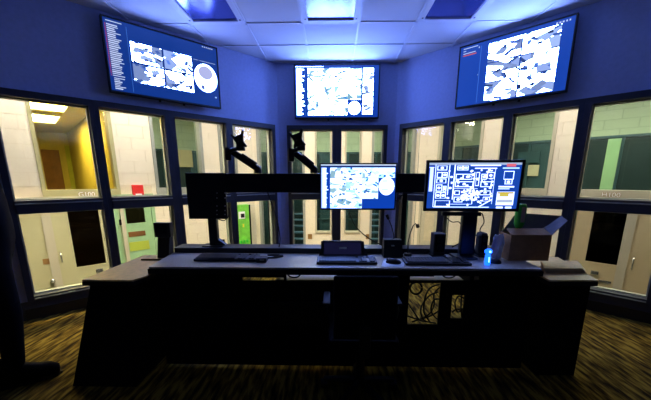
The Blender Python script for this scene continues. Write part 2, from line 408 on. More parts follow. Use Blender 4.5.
def pic_left():
    a = blank(300, 174, (12, 52, 138)); W = (198, 212, 246)
    lines(a, .02, .03, .14, .05, 1, W, 1); lines(a, .022, .075, .125, .80, 27, W, .55, True); lines(a, .03, .81, .12, .98, 7, W, .4)
    rect(a, .17, .06, .174, .98, (70, 120, 210))
    for (u0, v0, u1, v1) in ((.19, .24, .455, .53), (.465, .24, .735, .53), (.19, .55, .455, .83), (.465, .55, .735, .83)): feed(a, u0, v0, u1, v1, 9)
    disc(a, .868, .54, .122, .235, (216, 220, 250)); disc(a, .868, .45, .075, .11, (178, 184, 232)); poly(a, [(.78, .6), (.95, .62), (.93, .7), (.80, .7)], (240, 240, 255)); disc(a, .83, .70, .02, .04, (90, 110, 190))
    lines(a, .75, .262, .98, .28, 1, W, 1); rect(a, .80, .255, .815, .285, (12, 52, 138))
    for i in range(6): rect(a, .85+i*.02, .018, .86+i*.02, .036, W)
    rect(a, .955, .83, .975, .85, W)
    return a
def pic_right():
    a = blank(300, 174, (22, 66, 172)); W = (198, 212, 246)
    lines(a, .03, .03, .18, .05, 1, W, 1); lines(a, .03, .07, .06, .09, 1, W, 1); lines(a, .03, .11, .16, .13, 1, W, 1); rect(a, .03, .14, .17, .155, (200, 90, 70))
    rect(a, .215, .05, .219, .97, (60, 110, 215))
    for r in range(3):
        for c in range(2): feed(a, .295+c*.312, .065+r*.31, .598+c*.312, .362+r*.31, 7, (236, 244, 255))
    for i in range(5): rect(a, .86+i*.024, .03, .872+i*.024, .05, W)
    rect(a, .19, .06, .2, .08, W); rect(a, .2, .5, .206, .52, W)
    return a
def pic_mid():
    a = blank(300, 174, (16, 62, 168)); W = (240, 246, 255)
    for i in range(24): rect(a, .01+i*.014, .015, .016+i*.014, .03, W)
    rect(a, .015, .06, .075, .96, (200, 220, 250)); lines(a, .03, .07, .115, .96, 22, W, .3)
    rect(a, .115, .05, .12, .97, (40, 100, 200))
    for c in range(4):
        for r in range(6 if c < 3 else 4): feed(a, .155+c*.16, .055+r*.152, .312+c*.16, .204+r*.152, 5, (236, 246, 255), (60, 130, 210), (170, 225, 255), (150, 195, 245))
    disc(a, .715, .82, .073, .13, (238, 246, 255)); lines(a, .67, .72, .74, .80, 2, (120, 190, 210)); 
    for r in range(6): feed(a, .815, .055+r*.15, .94, .20+r*.15, 3, (236, 244, 255), edge=(90, 130, 200))
    return a
def pic_desk():
    a = blank(240, 136, (14, 66, 180)); W = (242, 247, 255)
    rect(a, 0, 0, 1, .03, (200, 215, 240)); rect(a, 0, .03, 1, .06, (20, 50, 120)); rect(a, .01, .07, .075, .99, (206, 222, 250)); lines(a, .03, .08, .10, .97, 24, W, .3)
    L = [(r, c) for r in range(4) for c in range(4) if (r == 0 or (c < 3 and r < 3) or c < 2)]
    for r, c in L: feed(a, .125+c*.217, .075+r*.236, .34+c*.217, .305+r*.236, 5, (240, 248, 255), (50, 120, 200), (180, 232, 255), (170, 210, 250))
    disc(a, .885, .49, .105, .205, (244, 250, 255)); lines(a, .83, .36, .92, .40, 1, (120, 180, 220)); lines(a, .82, .56, .93, .59, 1, (130, 200, 210))
    return a
def pic_map():
    a = blank(230, 130, (26, 72, 176)); W = (236, 240, 250); R = RNG.random
    rect(a, 0, 0, 1, .045, (170, 190, 225)); rect(a, .84, .02, .94, .085, (235, 110, 130)); rect(a, .80, .10, .98, .13, (190, 225, 245))
    rect(a, .015, .10, .05, .62, (214, 222, 240)); rect(a, .0, .09, .06, .1, W); rect(a, .07, .04, .078, .97, (220, 228, 245))
    rect(a, .45, .05, .78, .07, W); rect(a, .5, .11, .74, .13, W)
    def room(u0, v0, u1, v1):
        for (x0, y0, x1, y1) in ((u0, v0, u1, v0+.012), (u0, v1-.012, u1, v1), (u0, v0, u0+.008, v1), (u1-.008, v0, u1, v1)): rect(a, x0, y0, x1, y1, W)
        if R() < .8: disc(a, (u0+u1)/2, (v0+v1)/2, .018, .028, W)
        if R() < .5: rect(a, u0+.02, v1-.035, u1-.02, v1-.015, (30, 40, 70))
    for (u0, v0, u1, v1) in ((.09,.06,.2,.16),(.09,.2,.15,.32),(.15,.2,.21,.32),(.09,.34,.2,.44),(.09,.47,.16,.62),(.17,.5,.21,.62),(.09,.64,.15,.78),(.15,.64,.21,.78),(.09,.82,.26,.96),(.31,.06,.37,.16),(.37,.06,.43,.16),(.3,.24,.38,.36),(.38,.24,.48,.36),(.3,.4,.5,.52),(.52,.2,.56,.5),(.58,.24,.64,.36),(.64,.2,.72,.34),(.58,.4,.7,.52),(.3,.6,.36,.7),(.58,.6,.7,.7),(.3,.74,.4,.86),(.62,.74,.7,.84)): room(u0, v0, u1, v1)
    for (x0, y0, x1, y1) in ((.22,.05,.23,.7),(.28,.05,.29,.8),(.5,.2,.508,.9),(.29,.55,.55,.565),(.72,.12,.728,.9),(.08,.965,.7,.98),(.22,.9,.5,.91)): rect(a, x0, y0, x1, y1, W)
    for _ in range(60): disc(a, .40+.17*R(), .58+.24*R(), .012, .018, W)
    for _ in range(46): disc(a, .2+.52*R(), .15+.8*R(), .010+.008*R(), .016+.012*R(), W)
    for i in range(14): disc(a, .72-i*.01, .8+i*.012, .008, .012, W)
    room(.82, .18, .93, .36); room(.84, .36, .92, .46); disc(a, .875, .27, .04, .06, (26, 72, 176)); rect(a, .78, .50, .95, .53, W); rect(a, .78, .55, .9, .57, W)
    rect(a, .77, .62, .96, .92, (226, 228, 232)); rect(a, .78, .63, .95, .67, (214, 190, 70)); rect(a, .80, .67, .9, .73, (214, 200, 90)); rect(a, .78, .80, .95, .86, (180, 196, 230)); rect(a, .78, .95, .85, .99, W); rect(a, .88, .95, .95, .99, W)
    return a
def screen(name, img, W, H, mname, parent, M, white):
    """flat panel, front towards local -y; cells follow the picture"""
    h, w, _ = img.shape; xs = np.linspace(-W/2, W/2, w+1); zs = np.linspace(H/2, -H/2, h+1)
    X, Z = np.meshgrid(xs, zs); V = np.stack([X.ravel(), np.zeros(X.size), Z.ravel()], 1)
    i = np.arange(h)[:, None]*(w+1)+np.arange(w)[None]; Q = np.stack([i+w+1, i+w+2, i+1, i], -1).reshape(-1, 4)
    MM = np.array(parent_matrix(parent).inverted() @ M); V = V @ MM[:3, :3].T+MM[:3, 3]
    me = bpy.data.meshes.new(name); nq = len(Q)
    me.vertices.add(len(V)); me.vertices.foreach_set('co', V.ravel()); me.loops.add(nq*4); me.loops.foreach_set('vertex_index', Q.ravel().astype(np.int32))
    me.polygons.add(nq); me.polygons.foreach_set('loop_start', np.arange(0, nq*4, 4, dtype=np.int32)); me.polygons.foreach_set('loop_total', np.full(nq, 4, np.int32)); me.update(calc_edges=True)
    c = np.clip(img/255., 0, 1); c = np.where(c <= .04045, c/12.92, ((c+.055)/1.055)**2.4)
    lum = c @ np.array((.2, .7, .1)); k = np.clip((lum-.68)/.12, 0, 1)[..., None]; c = c*(1+white*k*np.array((.62, 1.0, 3.3)))   # the panels' whites are far brighter than their tints
    c4 = np.concatenate([c.reshape(-1, 3), np.ones((h*w, 1))], 1).repeat(4, 0).astype(np.float32)
    ca = me.color_attributes.new('picture', 'FLOAT_COLOR', 'CORNER'); ca.data.foreach_set('color', c4.ravel())
    me.materials.append(MATS[mname]); o = bpy.data.objects.new(name, me); COL.objects.link(o); o.parent = parent; return o
screen_mat('tv_picture', TV_POWER); screen_mat('monitor_picture', MON_POWER)

def television(label, W, s, z, width, height, n, img):
    e = thing('wall_television', label, 'television', W.M @ Vector((s, n, z-height/2)), W.a, 'wall televisions showing camera pictures')
    M = W.M @ Matrix.Translation((s, n, z)); b = .016
    MB(M).box(-width/2, width/2, .006, .05, -height/2, height/2, b=.006).build('housing', 'black', e)
    f = MB(M)
    f.box(-width/2, -width/2+b, -.004, .01, -height/2, height/2, b=.003); f.box(width/2-b, width/2, -.004, .01, -height/2, height/2, b=.003)
    f.box(-width/2+b, width/2-b, -.004, .01, height/2-b, height/2, b=.003); f.box(-width/2+b, width/2-b, -.004, .01, -height/2, -height/2+b*1.3, b=.003)
    f.build('bezel', 'black', e)
    screen('screen', img, width-2*b, height-2.2*b, 'tv_picture', e, M @ Matrix.Translation((0, .003, .002)), TV_WHITE)
    g = MB(M); g.box(-.26, .26, .05, -n-.001, -.16, .16); g.build('wall_bracket', 'dark_metal', e)
    for dx in (-.12, .14): MB(M).box(dx-.012, dx+.012, .012, .03, -height/2-.022, -height/2, b=.004).build('bracket_foot', 'dark_metal', e)
television('wall television in the left corner showing a text list and four camera pictures', WL, -1.541, CAMZ+1.187, 1.175, .69, -.12, pic_left())
television('wall television in the middle, filled with many small camera pictures', WC, (.058-.0625), CAMZ+1.20, 1.215, .72, -.09, pic_mid())
sR = ((1.933-.93)-(3.847-4.97))*q
television('wall television at the right showing six camera pictures in two columns', WR, sR, CAMZ+1.175, 1.125, .69, -.12, pic_right())

# ------------------------------------------------------------------ corridor and rooms beyond the glass
N = 2.4; FL = -1.16; OTOP = CAMZ+1.9
def pr(W, x0, y0, x1, y1, n=N):          # rectangle of the photo on a wall plane -> s0,s1,z0,z1
    a = W.px(x0, y1, n); b = W.px(x1, y0, n); c = W.px(x0, y0, n); d = W.px(x1, y1, n)
    return min(a[0], c[0])*.5+max(a[0], c[0])*.5, (b[0]+d[0])/2, (a[1]+d[1])/2, (b[1]+c[1])/2
struct(MB().box(-15, 10, 1.5, 17, FL-.1, FL).build('floor_corridor', 'hall_floor'), 'pale corridor floor one flight below the control room', 'floor')
zB = CAMZ-.20
AZ = WL.px(60, 200, N)[1]; RZ = WR.px(600, 200, N)[1]
zl = CAMZ+1.7
LH = [(-2.68, -1.66, AZ, zl), (-1.08, -.14, AZ, zl), (.20, .60, AZ, zl)]
CH = [(-1.76, -.69, FL+.1, zl), (-.455, -.08, WC.px(324, 233, N)[1], zl), (.22, .59, WC.px(350, 233, N)[1], zl), (.815, 1.79, FL+.1, zl)]
RH = [(-.54, .36, RZ, zl), (.665, 1.52, RZ, zl), (1.845, 2.85, RZ, zl)]
t = .2; mo = t*math.tan(math.pi/8)
def outer(name, W, s0, s1, holes, label):
    mb = MB(W.M); wall_grid(mb, s0, s1, FL, OTOP, N+.006, N+t, holes); o = struct(mb.build(name, 'mortar'), label, 'wall'); return o
cl = .993; 
oL = outer('wall_corridor_left', WL, -5.2, cl, LH, 'cream block corridor wall beyond the left windows')
oC = outer('wall_corridor_center', WC, -1.866, 1.86, CH, 'cream block corridor wall beyond the middle windows')
oR = outer('wall_corridor_right', WR, -.99, 5.0, RH, 'cream block corridor wall beyond the right windows')
unit = MB().box(-.5, .5, -.5, .5, -.5, .5).build('block', 'cream'); um = unit.data; bpy.data.objects.remove(unit)
def blocks(W, par, s0, s1, z0, z1, holes, bh=.2, bl=.4):
    rows = int(math.ceil((z1-FL)/bh))
    for r in range(rows):
        za, zb = FL+r*bh, FL+(r+1)*bh
        if zb < z0+.02 or za > z1: continue
        zc, zd = max(za, z0), min(zb, z1)
        cuts = sorted({s0, s1}); iv = [(s0, s1)]
        for h in holes:                                   # cut holes out of the course (holes that touch it)
            if h[2] < zd-.03 and h[3] > zc+.03:
                ni = []
                for a, b in iv:
                    if h[1] <= a or h[0] >= b: ni.append((a, b)); continue
                    if a < h[0]: ni.append((a, h[0]))
                    if b > h[1]: ni.append((h[1], b))
                iv = ni
        off = (r % 2)*bl/2
        for a, b in iv:
            k = math.floor((a-off)/bl)
            while True:
                x0 = max(a, off+k*bl); x1 = min(b, off+(k+1)*bl); k += 1
                if x0 >= b-1e-6: break
                if x1-x0 < .03: continue
                g = .0025
                o = bpy.data.objects.new('block', um); COL.objects.link(o); o.location = W.M @ Vector(((x0+x1)/2, N+.004, (zc+zd)/2)); o.rotation_euler = (0, 0, W.a)
                o.scale = (x1-x0-2*g, .012, zd-zc-2*g); o.parent = par

# glazed openings of the corridor wall: each with frame and pane
ocount = 20
def corridor_window(W, h, label, gm='glass_outer', fw=.05, fm='cream_frame', mull=(), fb=None):
    global ocount; ocount += 1
    a, b, z0, z1 = h; fb = fb or (fw if W is WC else .155); e = sempty('window_%d' % ocount, label, 'window', W.M @ Vector(((a+b)/2, N, z0)), W.a)
    f = MB(W.M)
    f.box(a, a+fw, N-.02, N+t+.02, z0, z1); f.box(b-fw, b, N-.02, N+t+.02, z0, z1); f.box(a+fw, b-fw, N-.02, N+t+.02, z0, z0+fb); f.box(a+fw, b-fw, N-.02, N+t+.02, z1-fw, z1)
    f.build('frame', fm, e)
    edges = [a+fw]+list(mull)+[b-fw]
    for m_ in mull: MB(W.M).box(m_-.02, m_+.02, N, N+t, z0+fw, z1-fw).build('mullion', fm, e)
    for x0, x1 in zip(edges, edges[1:]): MB(W.M).box(x0+.021, x1-.021, N+.09, N+.098, z0+fb, z1-fw).build('pane', gm, e)
corridor_window(WL, LH[0], 'cream framed corridor window into the yellow lit room at far left', 'glass_yellow', fm='tan_frame')
corridor_window(WL, LH[1], 'corridor window right of the red fire alarm box', fm='grey_frame')
corridor_window(WL, LH[2], 'narrow corridor window over the green cabinet', fm='grey_frame')
corridor_window(WC, CH[0], 'tall corridor window with stairs behind it, left of the middle', fm='grey_frame', mull=(-1.2,))
corridor_window(WC, CH[1], 'narrow corridor window seen left of the middle mullion', fw=.03)
corridor_window(WC, CH[2], 'narrow corridor window seen right of the middle mullion', fw=.03)
corridor_window(WC, CH[3], 'tall corridor window with stairs behind it, right of the middle', fm='grey_frame', mull=(1.25,))
corridor_window(WR, RH[0], 'corridor window over the map monitor')
corridor_window(WR, RH[1], 'cream framed corridor window above the cardboard box')
corridor_window(WR, RH[2], 'corridor window above the H100 door at far right')

# doors
def door(idx, W, leaf, label, m, pane=None, gm='glass_dark', frame='cream_frame'):
    a, b, z0, z1 = leaf
    e = sempty('door_%d' % idx, label, 'door', W.M @ Vector(((a+b)/2, N, z0)), W.a)
    lf = MB(W.M); wall_grid(lf, a, b, z0, z1, N-.03, N+.003, [pane] if pane else []); lf.build('leaf', m, e)
    f = MB(W.M); f.box(a-.06, a-.002, N-.05, N+.003, z0, z1+.06); f.box(b+.002, b+.06, N-.05, N+.003, z0, z1+.06); f.box(a-.002, b+.002, N-.05, N+.003, z1+.002, z1+.06); f.build('frame', m if frame is None else frame, e)
    if pane:
        p0, p1, p2, p3 = pane
        tr = MB(W.M)
        for r in ((p0-.03, p0, p2-.03, p3+.03), (p1, p1+.03, p2-.03, p3+.03), (p0, p1, p2-.03, p2), (p0, p1, p3, p3+.03)): tr.box(r[0], r[1], N-.037, N-.031, r[2], r[3])
        tr.build('pane_trim', m, e)
        MB(W.M).box(p0, p1, N-.018, N-.012, p2, p3).build('pane', gm, e)
        MB(W.M).box(p0, p1, N-.003, N+.002, p2, p3).build('pane_backing', 'brown' if idx < 3 else 'black_matte', e)
    return e
def pull(W, e, s, z, L=.2, n=N-.03):
    MB(W.M).tube([(s, n, z+L/2), (s, n-.045, z+L/2-.01), (s, n-.055, z), (s, n-.045, z-L/2+.01), (s, n, z-L/2)], .011).build('handle', 'chrome', e, True)
DT = CAMZ-.34
sx = WL.px(52, 250, N)[0]
p = pr(WL, 67, 213, 107, 264)
pane = (WL.px(70, 230, N)[0], WL.px(104, 250, N)[0], WL.px(90, 265, N)[1], DT-.09)
d1 = door(1, WL, (sx+.004, -1.72, FL+.01, DT), 'cream steel door with a large dark pane under the yellow lit window', 'door_cream', pane)
pull(WL, d1, *WL.px(61, 257, N), .16)
MB(WL.M).box(*(lambda s, z: (s-.05, s+.05, N-.05, N-.03, z-.03, z+.03))(*WL.px(99, 270, N)), b=.01).build('closer', 'chrome', d1)
d2 = door(2, WL, (sx-.62, sx-.004, FL+.01, DT), 'plain cream door leaf with a tan plate at the far left', 'door_cream')
s_, z_ = WL.px(47, 261, N); MB(WL.M).box(s_-.05, s_+.05, N-.036, N-.03, z_-.045, z_+.045, b=.004).build('plate', 'brass', d2)
s_, z_ = WL.px(52.5, 280, N); MB(WL.M).ball((s_, N-.06, z_), .035, .04, .035).tube([(s_, N-.03, z_), (s_, N-.06, z_)], .018).build('knob', 'chrome', d2, True)
ga, gb_ = WL.px(118, 230, N)[0], WL.px(153, 230, N)[0]
d3 = door(3, WL, (ga, gb_, FL+.01, DT), 'pale green steel door with a small pane and a slot, below the fire alarm', 'door_green', (WL.px(126, 220, N)[0], WL.px(145, 220, N)[0], WL.px(135, 223, N)[1], DT-.05), 'glass_yellow', None)
s0, s1, z0, z1 = pr(WL, 128, 231, 145, 236); MB(WL.M).box(s0, s1, N-.04, N-.03, z0, z1, b=.004).build('slot_flap', 'brown', d3)
s0, s1, z0, z1 = pr(WL, 129, 241, 149, 250); MB(WL.M).box(s0, s1, N-.036, N-.03, z0, z1, b=.004).build('plate', 'lime', d3)
s_, z_ = WL.px(120, 222, N); MB(WL.M).box(s_-.02, s_+.02, N-.05, N-.03, z_-.05, z_+.05, b=.005).build('lock', 'dark_metal', d3)
da, db = WR.px(573, 230, N)[0], WR.px(629, 230, N)[0]
d4 = door(4, WR, (da, db, FL+.01, DT-.02), 'tan steel door with a large black pane under the H100 window', 'door_right', (WR.px(589, 240, N)[0], WR.px(623, 240, N)[0], WR.px(603, 263, N)[1], DT-.08))
s_, z_ = WR.px(595, 272, N); MB(WR.M).box(s_-.05, s_+.05, N-.06, N-.03, z_-.03, z_+.03, b=.01).build('closer', 'chrome', d4)
s_, z_ = WR.px(605, 281, N); MB(WR.M).box(s_-.08, s_+.08, N-.05, N-.03, z_-.018, z_+.018, b=.008).build('push_bar', 'chrome', d4)
d5 = door(5, WR, (db+.008, db+.9, FL+.01, DT-.02), 'tan steel door leaf with a chrome pull at the far right', 'door_right')
pull(WR, d5, *WR.px(633, 263, N), .2)
c0, c1 = WR.px(419, 230, N)[0], WR.px(444, 230, N)[0]
d6 = door(6, WR, (c0+.05, c1, FL+.01, DT), 'cream door with a paler notice panel behind the desk speaker', 'cream_frame')
s0, s1, z0, z1 = pr(WR, 425, 213, 434, 241); MB(WR.M).box(s0, s1, N-.037, N-.0305, z0, z1, b=.003).build('notice_panel', 'paper', d6)
DH = lambda a, b: (a-.06, b+.06, FL, DT+.06)
blocks(WL, oL, -3.4, cl, FL+.6, CAMZ+1.2, LH+[DH(sx-.62, -1.72), DH(ga, gb_)])
blocks(WC, oC, -1.866, 1.86, FL+.6, CAMZ+1.2, CH)
blocks(WR, oR, -.99, 3.6, FL+.6, CAMZ+1.2, RH+[DH(da, db+.9), DH(c0+.05, c1)])
# room number lettering on the window sills
def sign(W, x, y, s, label, h=.10):
    sx_, z = W.px(x, y, N); text = text_mesh('room_sign', s, h, 'white', W.M @ Matrix.Translation((sx_, N-.028, z)))
    tag(text, label, 'sign')
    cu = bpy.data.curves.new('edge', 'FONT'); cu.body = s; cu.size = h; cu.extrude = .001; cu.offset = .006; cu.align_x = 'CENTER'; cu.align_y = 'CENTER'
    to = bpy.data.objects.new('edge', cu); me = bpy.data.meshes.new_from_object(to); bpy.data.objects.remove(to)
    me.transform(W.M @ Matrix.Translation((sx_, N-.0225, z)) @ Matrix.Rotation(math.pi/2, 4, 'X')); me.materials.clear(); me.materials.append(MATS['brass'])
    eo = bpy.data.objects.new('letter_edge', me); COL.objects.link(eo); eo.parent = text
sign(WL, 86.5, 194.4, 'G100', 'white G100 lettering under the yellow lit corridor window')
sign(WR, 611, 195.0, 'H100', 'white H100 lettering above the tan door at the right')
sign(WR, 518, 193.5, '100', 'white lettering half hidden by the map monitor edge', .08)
s_, z_ = WL.px(137.5, 191, N)
e = thing('fire_alarm_box', 'red fire alarm box on the cream pillar beyond the left windows', 'fire alarm', WL.M @ Vector((s_, N, z_-.1)), WL.a)
MB(WL.M).box(s_-.09, s_+.09, N-.055, N-.003, z_-.11, z_+.11, b=.012).build('housing', 'red', e)
MB(WL.M).box(s_-.05, s_+.05, N-.062, N-.055, z_-.075, z_-.045, b=.003).build('pull_bar', 'white', e)
for x, lab in ((310, 'left'), (368, 'right')):
    s_, z_ = WC.px(x, 236.5, N); tag(MB(WC.M).box(s_-.05, s_+.05, N-.016, N-.003, z_-.06, z_+.06, b=.004).build('wall_socket', 'brass'), 'tan wall socket plate on the cream pillar %s of the terminal' % lab, 'socket')
s_, z_ = WL.px(223, 242, N); tag(MB(WL.M).box(s_-.035, s_+.035, N-.016, N-.003, z_-.06, z_+.06, b=.004).build('wall_switch', 'dark_metal'), 'small dark switch plate on the cream corridor wall', 'switch')
# green cabinet on the corner pillar
s0, s1, z0, z1 = pr(WL, 237, 205, 251, 247, N-.15)
e = thing('wall_cabinet', 'bright green cabinet with a dark edge on the corridor corner', 'cabinet', WL.M @ Vector(((s0+s1)/2, N, z0)), WL.a)
MB(WL.M).box(s0, s1, N-.15, N-.003, z0, z1, b=.008).build('body', 'board_green', e)
MB(WL.M).box(s1-.035, s1, N-.165, N-.15, z0, z1, b=.004).build('edge_strip', 'dark_metal', e)
w_, h_ = s1-s0, z1-z0
MB(WL.M).box(s0+w_*.15, s0+w_*.6, N-.158, N-.15, z0+h_*.68, z0+h_*.85, b=.003).build('display_frame', 'white', e)
MB(WL.M).box(s0+w_*.3, s0+w_*.55, N-.162, N-.158, z0+h_*.71, z0+h_*.8).build('display', 'dark_metal', e)
MB(WL.M).box(s0+w_*.4, s0+w_*.5, N-.157, N-.15, z0+h_*.48, z0+h_*.56).build('sticker', 'yellow', e)
for k in range(3): MB(WL.M).box(s0+w_*(.15+.22*k), s0+w_*(.28+.22*k), N-.17, N-.15, z0+h_*.1, z0+h_*.17, b=.004).build('knob', 'green', e)

# ceilings and fixtures of the corridor, rooms behind
struct(MB().prism([(-3.12, 1.5), (-3.12, 2.86), (-.87, 5.11), (.99, 5.11), (3.19, 2.91), (3.19, 1.5), (10, 1.5), (10, 17), (-15, 17), (-15, 1.5)], OTOP, OTOP+.08).build('ceiling_corridor', 'tile'), 'white corridor and hall ceiling beyond the windows', 'ceiling')
def fitting(W, s, n, ls, ln, z, m, label, grp=None, skirt=0):
    e = thing('corridor_light', label, 'light', W.M @ Vector((s, n, z)), W.a, grp); f = MB(W.M)
    f.box(s-ls/2-.03, s-ls/2, n-ln/2-.03, n+ln/2+.03, z-.05, z); f.box(s+ls/2, s+ls/2+.03, n-ln/2-.03, n+ln/2+.03, z-.05, z)
    f.box(s-ls/2, s+ls/2, n-ln/2-.03, n-ln/2, z-.05, z); f.box(s-ls/2, s+ls/2, n+ln/2, n+ln/2+.03, z-.05, z); f.build('frame', 'tbar', e)
    MB(W.M).box(s-ls/2, s+ls/2, n-ln/2, n+ln/2, z-.04, z-.03).build('diffuser', m, e)
    if skirt: MB(W.M).box(s-ls/2-.06, s+ls/2+.06, n+ln/2+.031, n+ln/2+.045, z-skirt, z-.001).build('light_shield', 'tbar', e)  # unseen shield added to keep the fill light off the corridor wall
for W, ss in ((WL, (-2.7, -1.1)), (WC, (-.75, .75)), (WR, (1.1, 2.7))):
    for s_ in ss: fitting(W, s_, 1.75 if W is WL else 1.4, 1.2, .55, OTOP, 'lamp_white', 'lit ceiling light of the corridor around the control room', 'corridor ceiling lights')
    for s_ in ((-.9, .9) if W is WC else ss): fitting(W, s_, 3.8, 1.2, .55, OTOP, 'lamp_hall', 'lit ceiling light of the hall behind the corridor wall', 'hall ceiling lights')
for s_ in (-2.8, -1.5): fitting(WL, s_, .75, 1.1, .5, OTOP, 'fill_left', 'unseen fill light added over the corridor close to the left windows', 'added fill lights by the left windows', .55)  # added fill lights, out of view, to brighten the left carpet
fitting(WR, 2.4, .65, 1.1, .4, OTOP, 'fill_right', 'unseen fill light added over the corridor close to the right windows', None, .55)  # one more added fill light, for the carpet on the right
# hall back walls: pale blocks above, dark glazing below
NB = 5.4
def back(name, W, s0, s1, ysplit, label, xs):
    zs = W.px(xs, ysplit, NB)[1]
    o = struct(MB(W.M).box(s0, s1, NB, NB+.2, zs, OTOP).build(name, 'block_green'), label, 'wall')
    k = int((s1-s0)/.9)+1; w = (s1-s0)/k
    for i in range(k):
        MB(W.M).box(s0+i*w+.03, s0+(i+1)*w-.03, NB+.04, NB+.1, FL, zs-.05).build('dark_panel', 'teal_dark' if (i*7) % 3 else 'teal_mid', o)
        MB(W.M).box(s0+i*w-.03, s0+i*w+.03, NB, NB+.12, FL, zs-.05).build('mullion', 'teal_mid', o)
    MB(W.M).box(s0, s1, NB-.01, NB+.12, zs-.05, zs).build('lintel', 'teal_mid', o)
    for f_ in (.35, .62): MB(W.M).box(s0, s1, NB-.005, NB+.1, FL+(zs-FL)*f_, FL+(zs-FL)*f_+.05).build('rail', 'teal_mid', o)
    return o
back('wall_hall_left', WL, -1.4, 2.236, 150, 'pale block hall wall over dark glazing, beyond the left corridor', 180)
bC = back('wall_hall_center', WC, -3.1, 3.1, 152, 'pale block hall wall over dark glazing, beyond the middle corridor', 325)
bR = back('wall_hall_right', WR, -2.236, 6.5, 141, 'pale block hall wall over dark glazing, beyond the right corridor', 535)
s0, s1, z0, z1 = pr(WR, 603, 139, 616, 200, NB); struct(MB(WR.M).box(s0, s1, NB-.03, NB-.012, FL, z1, b=.004).build('door_7', 'door_green'), 'lit green door in the hall beyond the H100 window', 'door')
for (a, b, c, d) in ((528, 165, 539, 176), (518, 152, 540, 163)):
    s0, s1, z0, z1 = pr(WR, a, b, c, d, NB); tag(MB(WR.M).box(s0, s1, NB-.03, NB-.012, z0, z1, b=.004).build('notice_board', 'paper' if a == 528 else 'teal_mid'), 'pale sheet on the dark hall glazing' if a == 528 else 'dull teal board on the dark hall glazing', 'board')
s0, s1, z0, z1 = pr(WL, 176, 150, 192, 167, NB); tag(MB(WL.M).box(s0, s1, NB-.04, NB-.012, z0, z1, b=.004).build('notice_board', 'door_right'), 'beige board in the hall left of the steel mounting plate', 'board')
# the yellow lit room at far left
NA = 10.5; zc = CAMZ+1.5
struct(MB(WL.M).box(-1.42, -1.40, N+t, NA, FL, OTOP).build('wall_partition', 'ochre'), 'ochre partition wall of the yellow lit room', 'wall')
oA = struct(MB(WL.M).box(-7, -1.42, NA, NA+.1, FL, OTOP).build('wall_far_room', 'ochre'), 'ochre end wall of the yellow lit room', 'wall')
struct(MB(WL.M).box(-7, -1.43, N+t+.01, NA, zc, zc+.05).build('ceiling_far_room', 'ochre'), 'low ceiling of the yellow lit room', 'ceiling')
for (x0, y0, x1, y1, wl_) in ((26, 101, 67, 108, 'largest, topmost'), (28, 113, 58, 120.5, 'middle'), (30, 132.5, 41, 136, 'smallest, farthest')):
    a = WL.floorpx((x0+x1)/2, y0, zc); b = WL.floorpx((x0+x1)/2, y1, zc)
    l = WL.floorpx(x0, (y0+y1)/2, zc)[0]; r = WL.floorpx(x1, (y0+y1)/2, zc)[0]
    fitting(WL, (l+r)/2, (a[1]+b[1])/2, r-l, max(.25, abs(a[1]-b[1])), zc, 'lamp_warm', wl_+' warm ceiling light seen through the far left window', 'warm lights of the yellow room')
s0, s1, z0, z1 = pr(WL, 68, 146, 82, 190, NA); struct(MB(WL.M).box(s0, s1, NA-.05, NA-.002, FL, z1, b=.005).build('door_8', 'lime'), 'lime coloured door at the end of the yellow lit room', 'door')
s0, s1, z0, z1 = pr(WL, 44, 150, 62, 190, NA); struct(MB(WL.M).box(s0, s1, NA-.05, NA-.002, FL, z1, b=.005).build('door_9', 'brown'), 'brown door at the end of the yellow lit room', 'door')
# stairs in the hall behind the tall windows
for sg, lab in ((-1, 'blue steel stairs behind the tall window left of the middle'), (1, 'blue steel stairs behind the tall window right of the middle')):
    c = WC.px(298 if sg < 0 else 379, 230, 3.7)[0]
    e = thing('staircase', lab, 'stairs', WC.M @ Vector((c, 3.7, FL)), 0, 'hall staircases')
    for k in range(9): MB(WC.M).box(c-.32, c+.32, 3.2+k*.2, 3.2+k*.2+.24, FL+.16*(k+1)-.04, FL+.16*(k+1), b=.006).build('tread', 'stair', e)
    for dx in (-.34, .34):
        MB(WC.M).hexa([(c+dx-.02, 3.15, FL), (c+dx+.02, 3.15, FL), (c+dx+.02, 3.4, FL), (c+dx-.02, 3.4, FL)], [(c+dx-.02, 4.85, FL+1.36), (c+dx+.02, 4.85, FL+1.36), (c+dx+.02, 5.1, FL+1.36), (c+dx-.02, 5.1, FL+1.36)]).build('stringer', 'pale_metal', e)
        MB(WC.M).tube([(c+dx, 3.15, FL+.16), (c+dx, 3.15, FL+1.05), (c+dx, 5.0, FL+2.4), (c+dx, 5.0, FL+1.3)], .022).build('handrail', 'pale_metal', e)

# ------------------------------------------------------------------ the desk
DZ = CAMZ-.59; DX0, DX1, DY0, DY1 = -1.245, 1.395, 2.045, 2.46
desk = thing('control_desk', 'long black control desk with a grey laminate top', 'desk', (.07, 2.3, 0))
mb = MB(); mb.prism([(DX0, DY0), (DX1, DY0), (DX1+.04, DY1), (DX0-.04, DY1)], DZ-.012, DZ); mb.build('desktop', 'laminate', desk)
mb = MB(); mb.prism([(DX0-.004, DY0-.012), (DX1+.004, DY0-.012), (DX1+.044, DY1), (DX0-.044, DY1)], DZ-.047, DZ-.013); mb.build('edge_band', 'black', desk)
MB().box(DX0-.03, DX1+.03, DY1+.002, DY1+.16, DZ-.10, DZ+.042, b=.008).build('back_ledge', 'black', desk)
# cable-tray shelf behind the ledge, catching the window light
sh_z = DZ-.21
MB().box(-.46, 1.06, 2.42, 2.95, sh_z-.02, sh_z, b=.004).build('rear_shelf', 'pale', desk)
